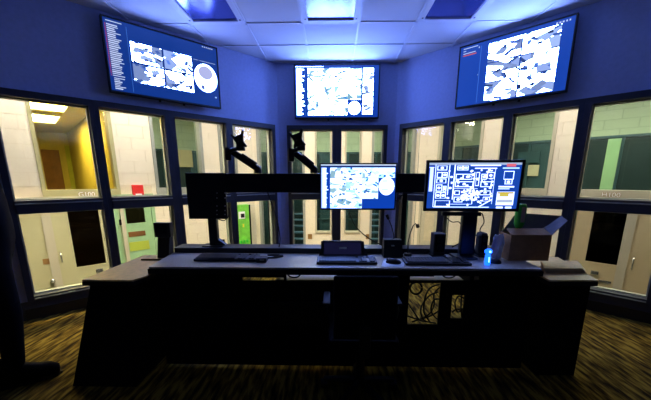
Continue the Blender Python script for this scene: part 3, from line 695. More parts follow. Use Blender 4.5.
# front: pedestals and modesty panels, with the slots and the cable opening left open
yf = 2.07
def xr(x, y, Y=yf): return at_y(x, y, Y).x
def zr(x, y, Y=yf): return at_y(x, y, Y).z
zt = DZ-.048
slots = [(xr(286, 278), xr(337, 278), zr(310, 282), zr(310, 274.5)), (xr(410, 278), xr(438, 278), zr(424, 281), zr(424, 276.5)), (xr(434, 278), xr(471, 278), zr(450, 281), zr(450, 274)), (xr(474, 278), xr(480, 278), zr(477, 281), zr(477, 274)), (xr(242, 278), xr(284, 278), zr(260, 281), zr(260, 277.5)),
         (xr(408.5, 300), xr(440, 300), zr(424, 325), zr(424, 283)), (xr(452, 300), xr(465, 300), zr(458, 319), zr(458, 295))]
pan = MB(); wall_grid(pan, DX0+.03, DX1-.03, .02, zt, yf, yf+.02, slots); pan.build('front_panel', 'black_matte', desk)
for x in (DX0+.03, xr(345, 300), xr(400, 300), DX1-.05): MB().box(x, x+.02, yf+.021, DY1, .02, zt).build('side_panel', 'black_matte', desk)
for x in (DX0+.08, -.4, .35, DX1-.12): MB().box(x, x+.05, yf+.05, yf+.1, 0, .02).build('foot', 'black', desk)
for (x0, x1, nm) in ((-.44, -.03, 'drawer'), (.02, .34, 'drawer')):
    d = MB().box(x0, x1, yf-.018, yf-.001, .34, .52, b=.005).build('drawer', 'black', desk)
    MB().tube([(x0+.12, yf-.018, .45), (x0+.12, yf-.04, .45), (x1-.12, yf-.04, .45), (x1-.12, yf-.018, .45)], .006).build('pull', 'dark_metal', d)
for x, y in ((294, 275.5), (449, 276)):
    p = at_y(x, y, 2.40); MB().tube([(p.x+.05*math.cos(a), 2.40, p.z+.014-.03*math.sin(a)) for a in np.linspace(0, math.pi, 9)], .006).build('pull', 'black', desk)

# cables in the opening
def cable(pts, r, label, cat='cable', grp=None, m='black_soft', sub=6):
    P = [Vector(p) for p in pts]; out = []
    for i in range(len(P)-1):
        p0, p1, p2, p3 = P[max(i-1, 0)], P[i], P[i+1], P[min(i+2, len(P)-1)]
        for k in range(sub):
            u = k/sub; out.append(.5*((2*p1)+(-p0+p2)*u+(2*p0-5*p1+4*p2-p3)*u*u+(-p0+3*p1-3*p2+p3)*u**3))
    out.append(P[-1]); return tag(MB().tube(out, r, 6).build('cable', m, None, True), label, cat, grp)
def C(x, y, Y): return at_y(x, y, Y)


e_ = [C(416+6*math.cos(a), 288+6*math.sin(a), 2.20+.0005*i) for i, a in enumerate(np.linspace(0, 6.1, 14))]
cable(e_, .008, 'coiled black cable hanging at the top of the desk gap', sub=2)
for k, pts in enumerate(([(440, 284, 2.3), (430, 288, 2.34), (425, 298, 2.36), (424, 312, 2.36), (430, 322, 2.34)], [(438, 292, 2.33), (429, 296, 2.36), (421, 308, 2.36), (424, 320, 2.36), (436, 323, 2.32)],
        [(408, 303, 2.3), (414, 312, 2.34), (420, 320, 2.36), (428, 322, 2.36)], [(440, 299, 2.32), (434, 300, 2.36), (431, 310, 2.37), (436, 318, 2.34), (442, 320, 2.3)],
        [(408, 316, 2.28), (418, 319, 2.3), (430, 316, 2.31), (440, 310, 2.29)], [(440, 287, 2.29), (434, 294, 2.3), (434, 305, 2.31), (428, 315, 2.32), (412, 322, 2.3)],
        [(466, 300, 2.3), (459, 296, 2.33), (455, 303, 2.35), (458, 312, 2.34), (466, 306, 2.3)], [(452, 312, 2.3), (458, 309, 2.32), (465, 316, 2.3)], [(462, 294, 2.28), (461, 305, 2.29), (462, 319, 2.28)])):
    cable([C(p[0], p[1], 2.13+.03*k+.012*math.sin(2*i_+k)) for i_, p in enumerate(pts)], .006, ['black cable bowing down from the top right corner of the wide desk gap', 'black cable curving through the middle of the wide desk gap', 'short black cable at the lower left of the wide desk gap', 'black cable curling at the right edge of the wide desk gap', 'nearly level black cable crossing low in the wide desk gap', 'black cable running diagonally across the wide desk gap', 'looped black cable in the narrow desk gap', 'slanting black cable low in the narrow desk gap', 'straight upright black cable in the narrow desk gap'][k], grp='cables in the %s gap' % ('wide' if k < 6 else 'narrow'))

# side desks
def side_desk(label, pts, z, body, group, splay=0):
    cx = sum(p[0] for p in pts)/len(pts); cy = sum(p[1] for p in pts)/len(pts)
    e = thing('side_desk', label, 'desk', (cx, cy, 0), 0, group)
    MB().prism(pts, z-.012, z).build('top', 'side_top', e)
    sc = [(cx+(p[0]-cx)*1.006, cy+(p[1]-cy)*1.006) for p in pts]; MB().prism(sc, z-.04, z-.0125).build('edge_band', 'black', e)
    n_ = len(body)
    foot = [(x+(splay if x < cx else 0), y-(abs(splay) if y < cy else 0)) for x, y in body]
    MB().add([(x, y, 0) for x, y in foot]+[(x, y, z-.041) for x, y in body], [tuple(range(n_))[::-1], tuple(range(n_, 2*n_))]+[(i, (i+1) % n_, (i+1) % n_+n_, i+n_) for i in range(n_)]).build('body', 'black_matte', e)
    return e
LZ = DZ-.06
side_desk('lower wood-topped side desk at the left end of the control desk', [(-1.635, 1.94), (-1.30, 1.94), (-1.265, 2.03), (-1.30, 2.62), (-1.62, 2.62)], LZ, [(-1.60, 1.96), (-1.30, 1.96), (-1.29, 2.6), (-1.60, 2.6)], 'side desks', -.13)
side_desk('lower wood-topped side desk at the right end of the control desk', [(1.42, 2.0), (1.735, 2.0), (1.90, 2.62), (1.46, 2.62)], LZ, [(1.44, 2.02), (1.71, 2.02), (1.86, 2.6), (1.47, 2.6)], 'side desks', -.001)
p0 = at_z(141, 260.5, LZ); tag(MB().prism([(p0.x, p0.y), (p0.x+.2, p0.y), (p0.x+.235, p0.y+.13), (p0.x+.0, p0.y+.13)], LZ+.001, LZ+.014).build('desk_mat', 'wood'), 'thin dark-edged tan mat on the left side desk', 'mat')

# ------------------------------------------------------------------ monitor rail with plate and post
RY = 2.545
rail = thing('monitor_rail', 'black steel monitor rail with an end plate and a post on the desk', 'monitor rail', (-.98, RY, DZ+.042))
rx0, rx1 = at_y(188, 182, RY).x, at_y(432, 182, RY).x; rz0, rz1 = CAMZ-.112, CAMZ+.035
MB().box(rx0, rx1, RY-.02, RY+.03, rz0, rz1, b=.005).build('beam', 'black', rail)
px1 = at_y(227.5, 200, RY).x; pz0 = at_y(205, 218.5, RY).z
MB().box(rx0-.004, px1, RY-.032, RY-.021, pz0, rz1+.004, b=.003).build('end_plate', 'black', rail)
for c in (217, 225):
    for r in (193, 198, 206, 210.5, 214.5):
        p = at_y(c, r, RY-.033); MB().tube([(p.x, RY-.036, p.z), (p.x, RY-.031, p.z)], .004, 8).build('bolt', 'white', rail)
a, b = at_y(209.5, 230, RY).x, at_y(218, 230, RY).x
MB().box(a, b, RY-.025, RY+.025, DZ+.046, pz0+.01, b=.006).build('post', 'black', rail)
MB().box(a-.05, b+.05, RY-.06, RY+.05, DZ+.043, DZ+.052, b=.003).build('base_plate', 'black', rail)
MB().hexa([(b, RY-.02, DZ+.053), (b+.06, RY-.02, DZ+.053), (b+.06, RY+.02, DZ+.053), (b, RY+.02, DZ+.053)], [(b, RY-.02, DZ+.10), (b+.004, RY-.02, DZ+.10), (b+.004, RY+.02, DZ+.10), (b, RY+.02, DZ+.10)]).build('gusset', 'black', rail)
post2 = at_y(404, 230, RY).x
MB().box(post2-.02, post2+.02, RY+.031, RY+.06, DZ+.046, rz1-.02, b=.005).build('post', 'black', rail)

def monitor_arm(label, base, elbow, wrist, plate):
    y = RY-.005
    P = [at_y(*p, y) for p in (base, elbow, wrist, plate)]
    e = thing('screen_mount', label, 'screen mount', (P[0].x, y, rz1), 0, 'empty screen mounts on the rail')
    b0 = Vector((P[0].x, y, rz1+.001))
    MB().tube([b0, b0+Vector((0, 0, .03))], .03, 14).build('clamp', 'black', e, False)
    el = Vector((P[1].x, y-.02, P[1].z)); wr = Vector((P[2].x, y-.06, P[2].z))
    d = el-b0; L = d.length; ang = math.atan2(d.z, d.x)
    M = Matrix.Translation(b0+Vector((0, 0, .034))) @ Matrix.Rotation(-ang, 4, 'Y')
    MB(M).box(-.02, L*.98, -.024, .022, -.024, .024, b=.012).build('lower_arm', 'black', e)
    MB(M).box(L*.1, L*.6, -.018, .018, -.036, -.02, b=.006).build('cable_cover', 'dark_metal', e)
    MB().tube([el+Vector((0, 0, -.05)), el+Vector((0, 0, .045))], .024, 14).build('elbow', 'black', e)
    MB().tube([el+Vector((0, 0, .02)), wr], [.016, .014], 10).build('upper_arm', 'black', e)
    MB().box(wr.x-.03, wr.x+.03, wr.y-.02, wr.y+.02, wr.z-.022, wr.z+.02, b=.008).build('wrist', 'black', e)
    c = Vector((P[3].x, y-.085, P[3].z)); Mp = Matrix.Translation(c) @ Matrix.Rotation(math.radians(-14), 4, 'Y') @ Matrix.Rotation(math.radians(-25), 4, 'Z')
    v = MB(Mp); v.box(-.036, .036, -.006, .006, -.05, .04, b=.005)
    for sx_ in (-1, 1):
        v.hexa([(sx_*.015, -.004, .02), (sx_*.036, -.004, .0), (sx_*.036, .004, .0), (sx_*.015, .004, .02)], [(sx_*.055, -.004, .066), (sx_*.064, -.004, .058), (sx_*.064, .004, .058), (sx_*.055, .004, .066)])
        v.hexa([(sx_*.015, -.004, -.03), (sx_*.036, -.004, -.02), (sx_*.036, .004, -.02), (sx_*.015, .004, -.03)], [(sx_*.044, -.004, -.06), (sx_*.054, -.004, -.052), (sx_*.054, .004, -.052), (sx_*.044, .004, -.06)])
    v.build('screen_plate', 'black', e)
    MB().tube([wr, c], .014, 10).build('tilt_joint', 'black', e)
monitor_arm('empty swivel screen mount on the rail, nearer the perforated end plate', (258, 174), (229, 154), (243, 148.5), (242.5, 142))
monitor_arm('empty swivel screen mount on the rail, beside the camera-grid monitor', (314, 174), (291.5, 155), (302, 148.5), (299, 140.5))

# ------------------------------------------------------------------ monitors
def monitor(label, c, w, h, rz, tilt, img, bz, stand):
    e = thing('desktop_monitor', label, 'monitor', (c[0], c[1], c[2]-h/2), rz)
    M = Matrix.Translation(c) @ Matrix.Rotation(rz, 4, 'Z') @ Matrix.Rotation(tilt, 4, 'X')
    MB(M).box(-w/2, w/2, .004, .03, -h/2, h/2, b=.006).build('housing', 'black', e)
    f = MB(M)
    f.box(-w/2, -w/2+bz, -.006, .006, -h/2, h/2, b=.003); f.box(w/2-bz, w/2, -.006, .006, -h/2, h/2, b=.003)
    f.box(-w/2+bz, w/2-bz, -.006, .006, h/2-bz, h/2, b=.003); f.box(-w/2+bz, w/2-bz, -.006, .006, -h/2, -h/2+bz*1.2, b=.003); f.build('bezel', 'black', e)
    screen('screen', img, w-2*bz, h-2.2*bz, 'monitor_picture', e, M @ Matrix.Translation((0, .001, .001)), MON_WHITE)
    return e, M
a = at_y(319, 163, 2.44); b = at_y(396, 210, 2.44)
e, M = monitor('slim monitor in the middle of the rail showing a grid of camera pictures', Vector(((a.x+b.x)/2, 2.44, (a.z+b.z)/2)), abs(b.x-a.x)-.008, a.z-b.z, math.radians(1), 0, pic_desk(), .010, None)
MB(M).box(-.06, .06, .03, .084, -.06, .06, b=.008).build('mount', 'black', e)
a = at_y(427.5, 160, 2.33); b = at_y(517.5, 211.5, 2.33)
e, M = monitor('larger black monitor on a thick stand showing a building map', Vector(((a.x+b.x)/2, 2.33, (a.z+b.z)/2)), abs(b.x-a.x), a.z-b.z, math.radians(-2), math.radians(1), pic_map(), .018, None)
MB(M).box(-.2, .08, -.004, .03, -.215, -.187, b=.004).build('sensor_bar', 'black', e)
k = at_y(466, 230, 2.42)
MB().box(k.x-.055, k.x+.055, 2.362, 2.41, DZ+.015, CAMZ-.02, b=.01).build('stand_column', 'black', e)
MB().box(k.x-.11, k.x+.045, 2.27, 2.44, DZ+.001, DZ+.016, b=.006).build('stand_base', 'black', e)

# ------------------------------------------------------------------ keyboards, mice, terminal
def keyboard(label, x0, x1, yf_, m='black', d=.14):
    c = Vector(((x0+x1)/2, yf_+d/2, DZ)); w = x1-x0
    e = thing('keyboard', label, 'keyboard', c, 0, 'keyboards on the control desk')
    M = Matrix.Translation(c) @ Matrix.Translation((0, 0, .012)) @ Matrix.Rotation(math.radians(4), 4, 'X')
    MB(M).box(-w/2, w/2, -d/2, d/2, -.006, .012, b=.006).build('body', m, e)
    kb = MB(M); pw = (w-.03)/21
    for r in range(6):
        for cidx in range(21):
            if cidx in (14, 18) and r: continue
            x = -w/2+.015+cidx*pw; y = d/2-.012-(r+1)*(d-.024)/6
            if r == 5 and 4 <= cidx <= 9:
                if cidx == 4: kb.box(x+.001, x+pw*6-.001, y+.001, y+(d-.024)/6-.002, .012, .019)
                continue
            kb.box(x+.001, x+pw-.001, y+.001, y+(d-.024)/6-.002, .012, .019)
    ko = kb.build('keys', 'key', e); ko['kind'] = 'stuff'
    for sx_ in (-1, 1): MB().box(c.x+sx_*w*.4-.02, c.x+sx_*w*.4+.02, c.y+d/2-.03, c.y+d/2-.015, DZ+.0, DZ+.012).build('foot', m, e)
def kbx(x0, x1, yb): a = at_z(x0, yb, DZ+.01); b = at_z(x1, yb, DZ+.01); return a.x, b.x, (a.y+b.y)/2
keyboard('black keyboard at the left in front of the steel post', *kbx(193, 256, 260.5))
keyboard('black keyboard in front of the small wedge terminal', *kbx(316.5, 377.5, 263.5))
keyboard('black keyboard below the map monitor beside the glowing blue gadget', *kbx(406, 472, 264.5))
def mouse(label, x, y, rz):
    p = at_z(x, y, DZ+.012); e = thing('computer_mouse', label, 'mouse', (p.x, p.y, DZ), rz, 'computer mice')
    M = Matrix.Translation((p.x, p.y, DZ)) @ Matrix.Rotation(rz, 4, 'Z')
    MB(M).ball((0, 0, .006), .033, .055, .03, zmin=-.15).build('shell', 'black', e, True)
    MB(M).tube([(-.004, .03, .031), (.004, .03, .031)], .008, 10).build('wheel', 'chrome', e)
    MB(M).box(-.001, .001, .02, .05, .02, .0305).build('button_split', 'dark_metal', e)
pp = [at_z(x, y, DZ) for x, y in ((381, 267), (404, 267), (405, 259), (384, 259))]
tag(MB().prism([(p.x, p.y) for p in pp], DZ+.0005, DZ+.003).build('mouse_mat', 'white'), 'small white mouse mat in front of the intercom', 'mat')
p_ = at_z(393, 262.5, DZ)
mouse('black mouse on the white mat', 393.5, 262, 1.2); bpy.context.scene.objects['computer_mouse'].location.z += .003
mouse('black mouse lying right of the glowing blue gadget', 493, 261, .9)
# wedge terminal
ty = 2.30
a = at_y(323, 254, ty); b = at_y(361, 240.5, ty+.06)
e = thing('touch_terminal', 'small black wedge-shaped touch terminal behind the middle keyboard', 'terminal', ((a.x+b.x)/2, ty+.06, DZ))
x0, x1 = a.x-.005, b.x+.01
zz = DZ+.115
MB().hexa([(x0-.03, ty+.01, DZ+.001), (x1+.045, ty+.01, DZ+.001), (x1+.045, ty+.14, DZ+.001), (x0-.03, ty+.14, DZ+.001)], [(x0, ty+.065, zz), (x1, ty+.065, zz), (x1, ty+.12, zz), (x0, ty+.12, zz)]).build('wedge_body', 'black_soft', e)
nrm = Vector((0, -(zz-DZ), -.055)).normalized()
tl = math.atan2(.055, zz-DZ)
Mt = Matrix.Translation(((x0+x1)/2, ty+.0365, (DZ+zz)/2+.002)) @ Matrix.Rotation(-tl, 4, 'X')
MB(Mt).box(-(x1-x0)/2-.012, (x1-x0)/2+.012, -.016, -.003, -.066, .064, b=.004).build('frame', 'black', e)
mat('terminal_glass', (34, 34, 66), .2, var=.08, emit=(60, 60, 120), estr=.12)
MB(Mt).box(-(x1-x0)/2+.012, (x1-x0)/2-.012, -.019, -.0165, -.04, .052).build('display', 'terminal_glass', e)
MB(Mt).box(-.025, .03, -.0205, -.0192, .003, .016).build('display_text', 'white', e)
MB(Mt).ball((.02, -.017, -.054), .004, .003, .004, n=6, m=8).build('status_light', 'white', e)
# intercom with gooseneck microphones
iy = 2.33
a = at_y(383.5, 255, iy); b = at_y(404, 241, iy)
e = thing('intercom', 'black intercom box with a thin upright gooseneck microphone', 'intercom', ((a.x+b.x)/2, iy+.05, DZ))
MB().hexa([(a.x, iy-.01, DZ+.001), (b.x, iy-.01, DZ+.001), (b.x, iy+.11, DZ+.001), (a.x, iy+.11, DZ+.001)], [(a.x+.008, iy+.04, b.z), (b.x-.008, iy+.04, b.z), (b.x-.008, iy+.11, b.z), (a.x+.008, iy+.11, b.z)]).build('body', 'black', e)
m_ = at_y(393, 246, iy+.01); MB().box(m_.x-.01, m_.x+.012, iy+.014, iy+.03, m_.z-.004, m_.z+.004).build('label', 'pale_metal', e)
g = [at_y(x, y, iy+.075) for x, y in ((394, 241), (393.5, 234), (391.5, 226), (388.5, 219))]
MB().tube(g, .004, 8).build('gooseneck', 'black', e, True)
MB().tube([g[-1], g[-1]+(g[-1]-g[-2]).normalized()*.035], [.011, .012], 10).build('microphone', 'black_soft', e, True)
for k in range(2):
    u = at_y(392+4.5*k, 241, iy+.06); MB().tube([u, u+Vector((0, 0, .014))], .006, 8).build('knob', 'dark_metal', e)
gy = 2.40
g = [at_y(x, y, gy) for x, y in ((408, 252), (408, 243), (410, 234), (413, 226), (415.5, 223.5), (417.5, 226))]
e = thing('gooseneck_microphone', 'thin hooked gooseneck microphone right of the intercom', 'microphone', (g[0].x, gy, DZ))
MB().tube([(g[0].x, gy, DZ+.0), (g[0].x, gy, DZ+.02)], .03, 14).build('base', 'black', e)
MB().tube([Vector((g[0].x, gy, DZ+.018))]+g[1:], .0045, 8).build('gooseneck', 'black', e, True)
MB().tube([g[-1]+Vector((-.004, 0, .012)), g[-1]+Vector((.004, 0, -.012))], .013, 10).build('microphone', 'black_soft', e, True)
# speakers
def speaker(label, x0, x1, y0, y1, Y, r):
    a = at_y(x0, y1, Y); b = at_y(x1, y0, Y); w = b.x-a.x; c = (a.x+b.x)/2
    e = thing('desk_speaker', label, 'speaker', (c, Y+.05, DZ), 0, 'small desk speakers')
    MB().box(c-w/2, c+w/2, Y, Y+.1, DZ+.014, b.z, b=r).build('cabinet', 'black_soft', e)
    MB().box(c-w*.62, c+w*.62, Y-.006, Y+.1, DZ+.001, DZ+.013, b=.004).build('foot', 'black', e)
    MB().box(c-w*.4, c+w*.4, Y-.004, Y-.0005, DZ+.04, b.z-.02, b=.002).build('grille', 'black_matte', e)
    for k in (.35, .7):
        zk = DZ+.02+(b.z-DZ-.02)*k; MB().tube([(c, Y-.008, zk), (c, Y-.0045, zk)], w*.26, 16).build('driver', 'dark_metal', e)
speaker('narrow upright black speaker standing behind the right keyboard', 433, 446.5, 234, 258, 2.365, .008)
speaker('rounded black speaker right of the map monitor stand', 479.0, 489.5, 233, 256, 2.352, .03)
# small black box with cable on the left
p = at_z(261, 263, DZ); e = thing('power_box', 'small black box with a pale label right of the left keyboard', 'box', (p.x, p.y+.04, DZ))
MB().box(p.x-.037, p.x+.037, p.y, p.y+.07, DZ+.001, DZ+.035, b=.006).build('case', 'black', e)
MB().box(p.x-.008, p.x+.024, p.y-.0015, p.y-.0002, DZ+.018, DZ+.026).build('label', 'pale_metal', e)
p = at_z(267, 258, DZ+.008)
cable([(p.x, p.y, DZ+.009), (p.x+.06, p.y+.02, DZ+.009), (p.x+.11, p.y+.05, DZ+.012), (p.x+.05, p.y+.07, DZ+.009), (p.x+.0, p.y+.04, DZ+.022), (p.x+.09, p.y+.03, DZ+.024)], .007, 'short black cable bunched right of the small black box')
cable([at_y(x, y, 2.49) for x, y in ((348, 206), (351, 217), (358, 229), (370, 239), (384, 246), (390, 249.5))], .005, 'black cable sagging from the middle monitor to the intercom')
cable([at_y(x, y, 2.51) for x, y in ((218, 219), (224, 220.5), (228.5, 216), (229, 208))], .004, 'thin cable looped under the perforated end plate')
cable([at_y(x, y, 2.5) for x, y in ((266, 188), (270, 199), (277, 220), (280, 238), (279, 247.5))], .005, 'thin dark cable hanging down by the corner pillar')
cable([at_y(x, y, 2.47) for x, y in ((452, 247), (460, 243), (468, 238), (477, 235))], .005, 'dark cable rising leftwards of the rounded speaker')
cable([at_y(x, y, 2.416) for x, y in ((447, 218), (452, 222), (459, 222), (462, 228))], .004, 'thin cable behind the map monitor stand')
cable([at_y(x, y, 2.48) for x, y in ((482, 213), (484, 222), (480, 230), (482, 240))], .004, 'thin cable hanging right of the map monitor stand')
cable([at_y(x, y, 2.5) for x, y in ((396, 201), (401, 196), (410, 193), (420, 191))], .004, 'thin cable from the middle monitor along the rail')
# left black phone-like device
dy = 2.5
e = thing('desk_device', 'black desktop device with a square head on a slanted body at the left', 'device', (at_y(171, 255, dy).x, dy, LZ))
lo = [at_y(x, 256, dy) for x in (160, 171)]; hi = [at_y(x, 234, dy) for x in (159, 171)]
zb = LZ+.017
MB().hexa([(lo[0].x, dy-.04, zb), (lo[1].x, dy-.04, zb), (lo[1].x, dy+.05, zb), (lo[0].x, dy+.05, zb)], [(hi[0].x, dy-.02, hi[0].z), (hi[1].x, dy-.02, hi[0].z), (hi[1].x, dy+.03, hi[0].z), (hi[0].x, dy+.03, hi[0].z)]).build('body', 'black_soft', e)
h0, h1 = at_y(156, 237, dy-.03), at_y(170.5, 222.5, dy-.03)
MB().box(h0.x, h1.x, dy-.05, dy-.0, h0.z, h1.z, b=.006).build('head', 'black', e)
MB().box(h0.x+.02, h1.x-.02, dy-.054, dy-.0505, h0.z+.03, h1.z-.012).build('head_panel', 'dark_metal', e)
# glowing gadget
p = at_z(487, 265, DZ); e = thing('glowing_gadget', 'small upright gadget glowing bright blue on the desk', 'gadget', (p.x, p.y, DZ))
MB().tube([(p.x, p.y, DZ+.001), (p.x, p.y, DZ+.02), (p.x, p.y, DZ+.07), (p.x, p.y, DZ+.078)], [.016, .020, .018, .010], 14).build('body', 'led_blue', e, True)
MB().ball((p.x, p.y, DZ+.096), .027, .02, .02).build('head', 'led_blue', e, True)
MB().ball((p.x+.002, p.y-.018, DZ+.098), .008, .005, .008, n=6, m=10).build('bulb', 'led_cyan', e, True)
MB().box(p.x-.003, p.x+.003, p.y-.022, p.y-.017, DZ+.025, DZ+.06).build('light_strip', 'led_cyan', e)
# bag
a = at_y(491, 254, 2.33); b = at_y(504.5, 234, 2.33)
bm = bmesh.new(); bmesh.ops.create_icosphere(bm, subdivisions=3, radius=1)
for v in bm.verts:
    c = v.co.copy(); k = .92+.12*abs(math.sin(7*c.x+5*c.z))+.10*abs(math.sin(9*c.z-6*c.x+4*c.y))-.12*abs(math.sin(4*c.x-3*c.z))+.3*abs(c.x*c.z)+.16*(random.random()-.5); v.co = c*k
    v.co = Vector(((a.x+b.x)/2+v.co.x*(b.x-a.x)*.5, 2.33+v.co.y*.03, DZ+.001+(max(-.92, v.co.z)+.92)*(b.z-DZ)*.5))
me = bpy.data.meshes.new('plastic_bag'); bm.to_mesh(me); bm.free(); me.materials.append(MATS['bag']); o = bpy.data.objects.new('plastic_bag', me); COL.objects.link(o)
tag(o, 'crumpled bluish plastic bag left of the cardboard box', 'bag')
# ------------------------------------------------------------------ cardboard box, papers, green bottle
by = 2.26
a = at_y(508, 262, by); b = at_y(552, 237, by); bx0, bx1 = a.x, b.x; bz0, bz1 = DZ+.001, b.z+.01; bd = .17
e = thing('cardboard_box', 'open cardboard box with a raised grey flap beside the map monitor', 'box', ((bx0+bx1)/2, by+bd/2, DZ))
MB().box(bx0, bx1, by, by+.006, bz0, bz1).build('front_side', 'card', e); MB().box(bx0, bx1, by+bd-.006, by+bd, bz0, bz1).build('back_side', 'card', e)
MB().box(bx0, bx0+.006, by+.006, by+bd-.006, bz0, bz1).build('left_side', 'card', e); MB().box(bx1-.006, bx1, by+.006, by+bd-.006, bz0, bz1).build('right_side', 'card', e)
MB().box(bx0+.006, bx1-.006, by+.006, by+bd-.006, bz0, bz0+.006).build('bottom', 'card', e)
def flap(q4, m, name='flap'):
    n = (Vector(q4[1])-Vector(q4[0])).cross(Vector(q4[3])-Vector(q4[0])).normalized()*.004
    MB().hexa(q4, [Vector(v)+n for v in q4]).build(name, m, e)
flap([(bx0, by+.004, bz1), (bx1, by+.004, bz1), (bx1-.006, by+.09, bz1+.035), (bx0+.006, by+.09, bz1+.035)], 'card')
f0, f1 = at_y(516, 213, by+bd+.06), at_y(563, 216, by+bd+.06)
flap([(bx0+.02, by+bd, bz1), (bx1, by+bd, bz1), (f1.x, by+bd+.06, f1.z), (f0.x, by+bd+.06, f0.z)], 'card_grey')
f2 = at_y(567, 217, by+.10)
flap([(bx1, by+.01, bz1), (bx1, by+bd-.01, bz1), (f2.x, by+bd-.01, f2.z), (f2.x-.02, by+.06, f2.z-.02)], 'card_grey')
gx = at_y(520, 220, by+.115); gt = at_y(520.5, 233, by+.115); gtop = at_y(520, 204, by+.115)
e2 = thing('green_bottle', 'green squeeze bottle standing nozzle down in the cardboard box', 'bottle', (gx.x, by+.12, gt.z))
G = Vector((gx.x, by+.12, 0))
MB().tube([G+Vector((0, 0, z)) for z in (gt.z-.005, gt.z+.02, gt.z+.045, gt.z+.07, gtop.z-.02, gtop.z)], [.006, .010, .026, .036, .038, .03], 14).build('body', 'green', e2, True)
MB().box(gx.x-.016, gx.x+.012, by+.12-.041, by+.12-.0385, gt.z+.085, gtop.z-.02).build('label', 'paper', e2)
MB().tube([G+Vector((0, 0, z)) for z in (DZ+.01, gt.z-.005)], [.012, .012], 10).build('nozzle', 'green', e2)
# papers on right side desk
pz = LZ+.001
q0 = [at_z(x, y, LZ+.03) for x, y in ((541, 269), (580, 269), (575, 261.5), (538, 261))]
for k, (dz0, dz1, m, lab, dx) in enumerate(((0, .012, 'wood', 'lowest tan binder of the stack on the right side desk', .012), (.0125, .024, 'paper', 'pale booklet lying between two binders on the right side desk', 0), (.0245, .034, 'side_top', 'topmost tan binder of the stack on the right side desk', -.01))):
    P = [(p.x+dx+.03, p.y) for p in q0]
    e = thing('binder' if m != 'paper' else 'booklet', lab, 'binder' if m != 'paper' else 'booklet', (P[0][0], P[0][1], pz+dz0))
    MB().prism(P, pz+dz0+.0021, pz+dz1-.0021).build('pages', 'paper', e)
    for za in (dz0, dz1-.002): MB().prism([(x+(.003 if i in (1, 2) else -.003), y+(.003 if i > 1 else -.003)) for i, (x, y) in enumerate(P)], pz+za, pz+za+.002).build('cover', m, e)

# ------------------------------------------------------------------ office chair in the dark in front of the desk
cx, cy = at_y(361.5, 300, 1.8).x, 1.72
e = thing('office_chair', 'black office chair pushed up to the middle of the desk', 'chair', (cx, cy, 0))
zt_ = at_y(358, 274, 1.60).z-.005
MB().box(cx-.17, cx+.17, 1.57, 1.60, .50, zt_, b=.014).build('backrest', 'black_matte', e)
MB().box(cx-.20, cx+.20, 1.60, 2.00, .42, .48, b=.025).build('seat', 'black_matte', e)
MB().tube([(cx, 1.80, .09), (cx, 1.80, .42)], .028, 12).build('gas_lift', 'black', e)
MB().box(cx-.03, cx+.03, 1.545, 1.569, .40, .58, b=.006).build('back_bar', 'black', e)
for sx_ in (-1, 1):
    MB().tube([(cx+sx_*.19, 1.80, .44), (cx+sx_*.215, 1.78, .58), (cx+sx_*.21, 1.80, .63)], .012, 8).build('arm_post', 'black', e, True)
    MB().box(cx+sx_*.21-.022, cx+sx_*.21+.022, 1.72, 1.92, .63, .652, b=.01).build('armrest', 'black_soft', e)
for k in range(5):
    an = k*2*math.pi/5+math.pi/2; tip = Vector((cx+.24*math.cos(an), 1.78+.24*math.sin(an), .065))
    MB().tube([(cx, 1.80, .10), tip], [.026, .018], 8).build('leg', 'black', e)
    MB().tube([tip+Vector((-.022, 0, -.035)), tip+Vector((.022, 0, -.035))], .03, 12).build('castor', 'black', e)

# ------------------------------------------------------------------ person standing at the left edge
heel = at_z(4, 388, 0); toe = at_z(61, 373, 0); fdir = (toe-heel); fdir.z = 0; fdir.normalize(); fa = math.atan2(fdir.y, fdir.x)
foot = heel+fdir*.07
per = thing('person', 'person in dark trousers and black boots standing at the left edge', 'person', (foot.x, foot.y, 0), fa)
# local frame: x forward, y left; visible (near) right foot at the origin
def L2W(p): return Matrix.Translation((foot.x, foot.y, 0)) @ Matrix.Rotation(fa, 4, 'Z') @ Vector(p)
J = {'pel': (-.0, .10, .93), 'spine': (.0, .10, 1.12), 'chest': (-.01, .10, 1.32), 'neck': (-.01, .10, 1.48), 'nb': (.0, .10, 1.54),
     'hr': (0, .01, .90), 'kr': (.03, .0, .50), 'ar': (.0, 0, .10), 'hl': (0, .19, .90), 'kl': (-.12, .19, .51), 'al': (-.36, .19, .12),
     'sr': (-.01, -.08, 1.42), 'er': (-.12, -.13, 1.15), 'wr': (-.17, .02, .98), 'sl': (-.01, .28, 1.42), 'el': (-.12, .33, 1.15), 'wl': (-.17, .18, .98)}
E_ = [('pel', 'spine'), ('spine', 'chest'), ('chest', 'neck'), ('neck', 'nb'), ('pel', 'hr'), ('hr', 'kr'), ('kr', 'ar'), ('pel', 'hl'), ('hl', 'kl'), ('kl', 'al'), ('chest', 'sr'), ('sr', 'er'), ('er', 'wr'), ('chest', 'sl'), ('sl', 'el'), ('el', 'wl')]
RAD = {'pel': .15, 'spine': .14, 'chest': .15, 'neck': .07, 'nb': .055, 'hr': .10, 'hl': .10, 'kr': .075, 'kl': .075, 'ar': .058, 'al': .058, 'sr': .07, 'sl': .07, 'er': .05, 'el': .05, 'wr': .036, 'wl': .036}
names = list(J)
me = bpy.data.meshes.new('body'); me.from_pydata([J[n] for n in names], [(names.index(a), names.index(b)) for a, b in E_], [])
bo = bpy.data.objects.new('body', me); COL.objects.link(bo); bo.parent = per
md = bo.modifiers.new('skin', 'SKIN'); md.use_smooth_shade = True
for i, n in enumerate(names): me.skin_vertices[0].data[i].radius = (RAD[n], RAD[n]); me.skin_vertices[0].data[i].use_root = (n == 'pel')
bo.modifiers.new('sub', 'SUBSURF').levels = 2; bo.modifiers['sub'].render_levels = 2
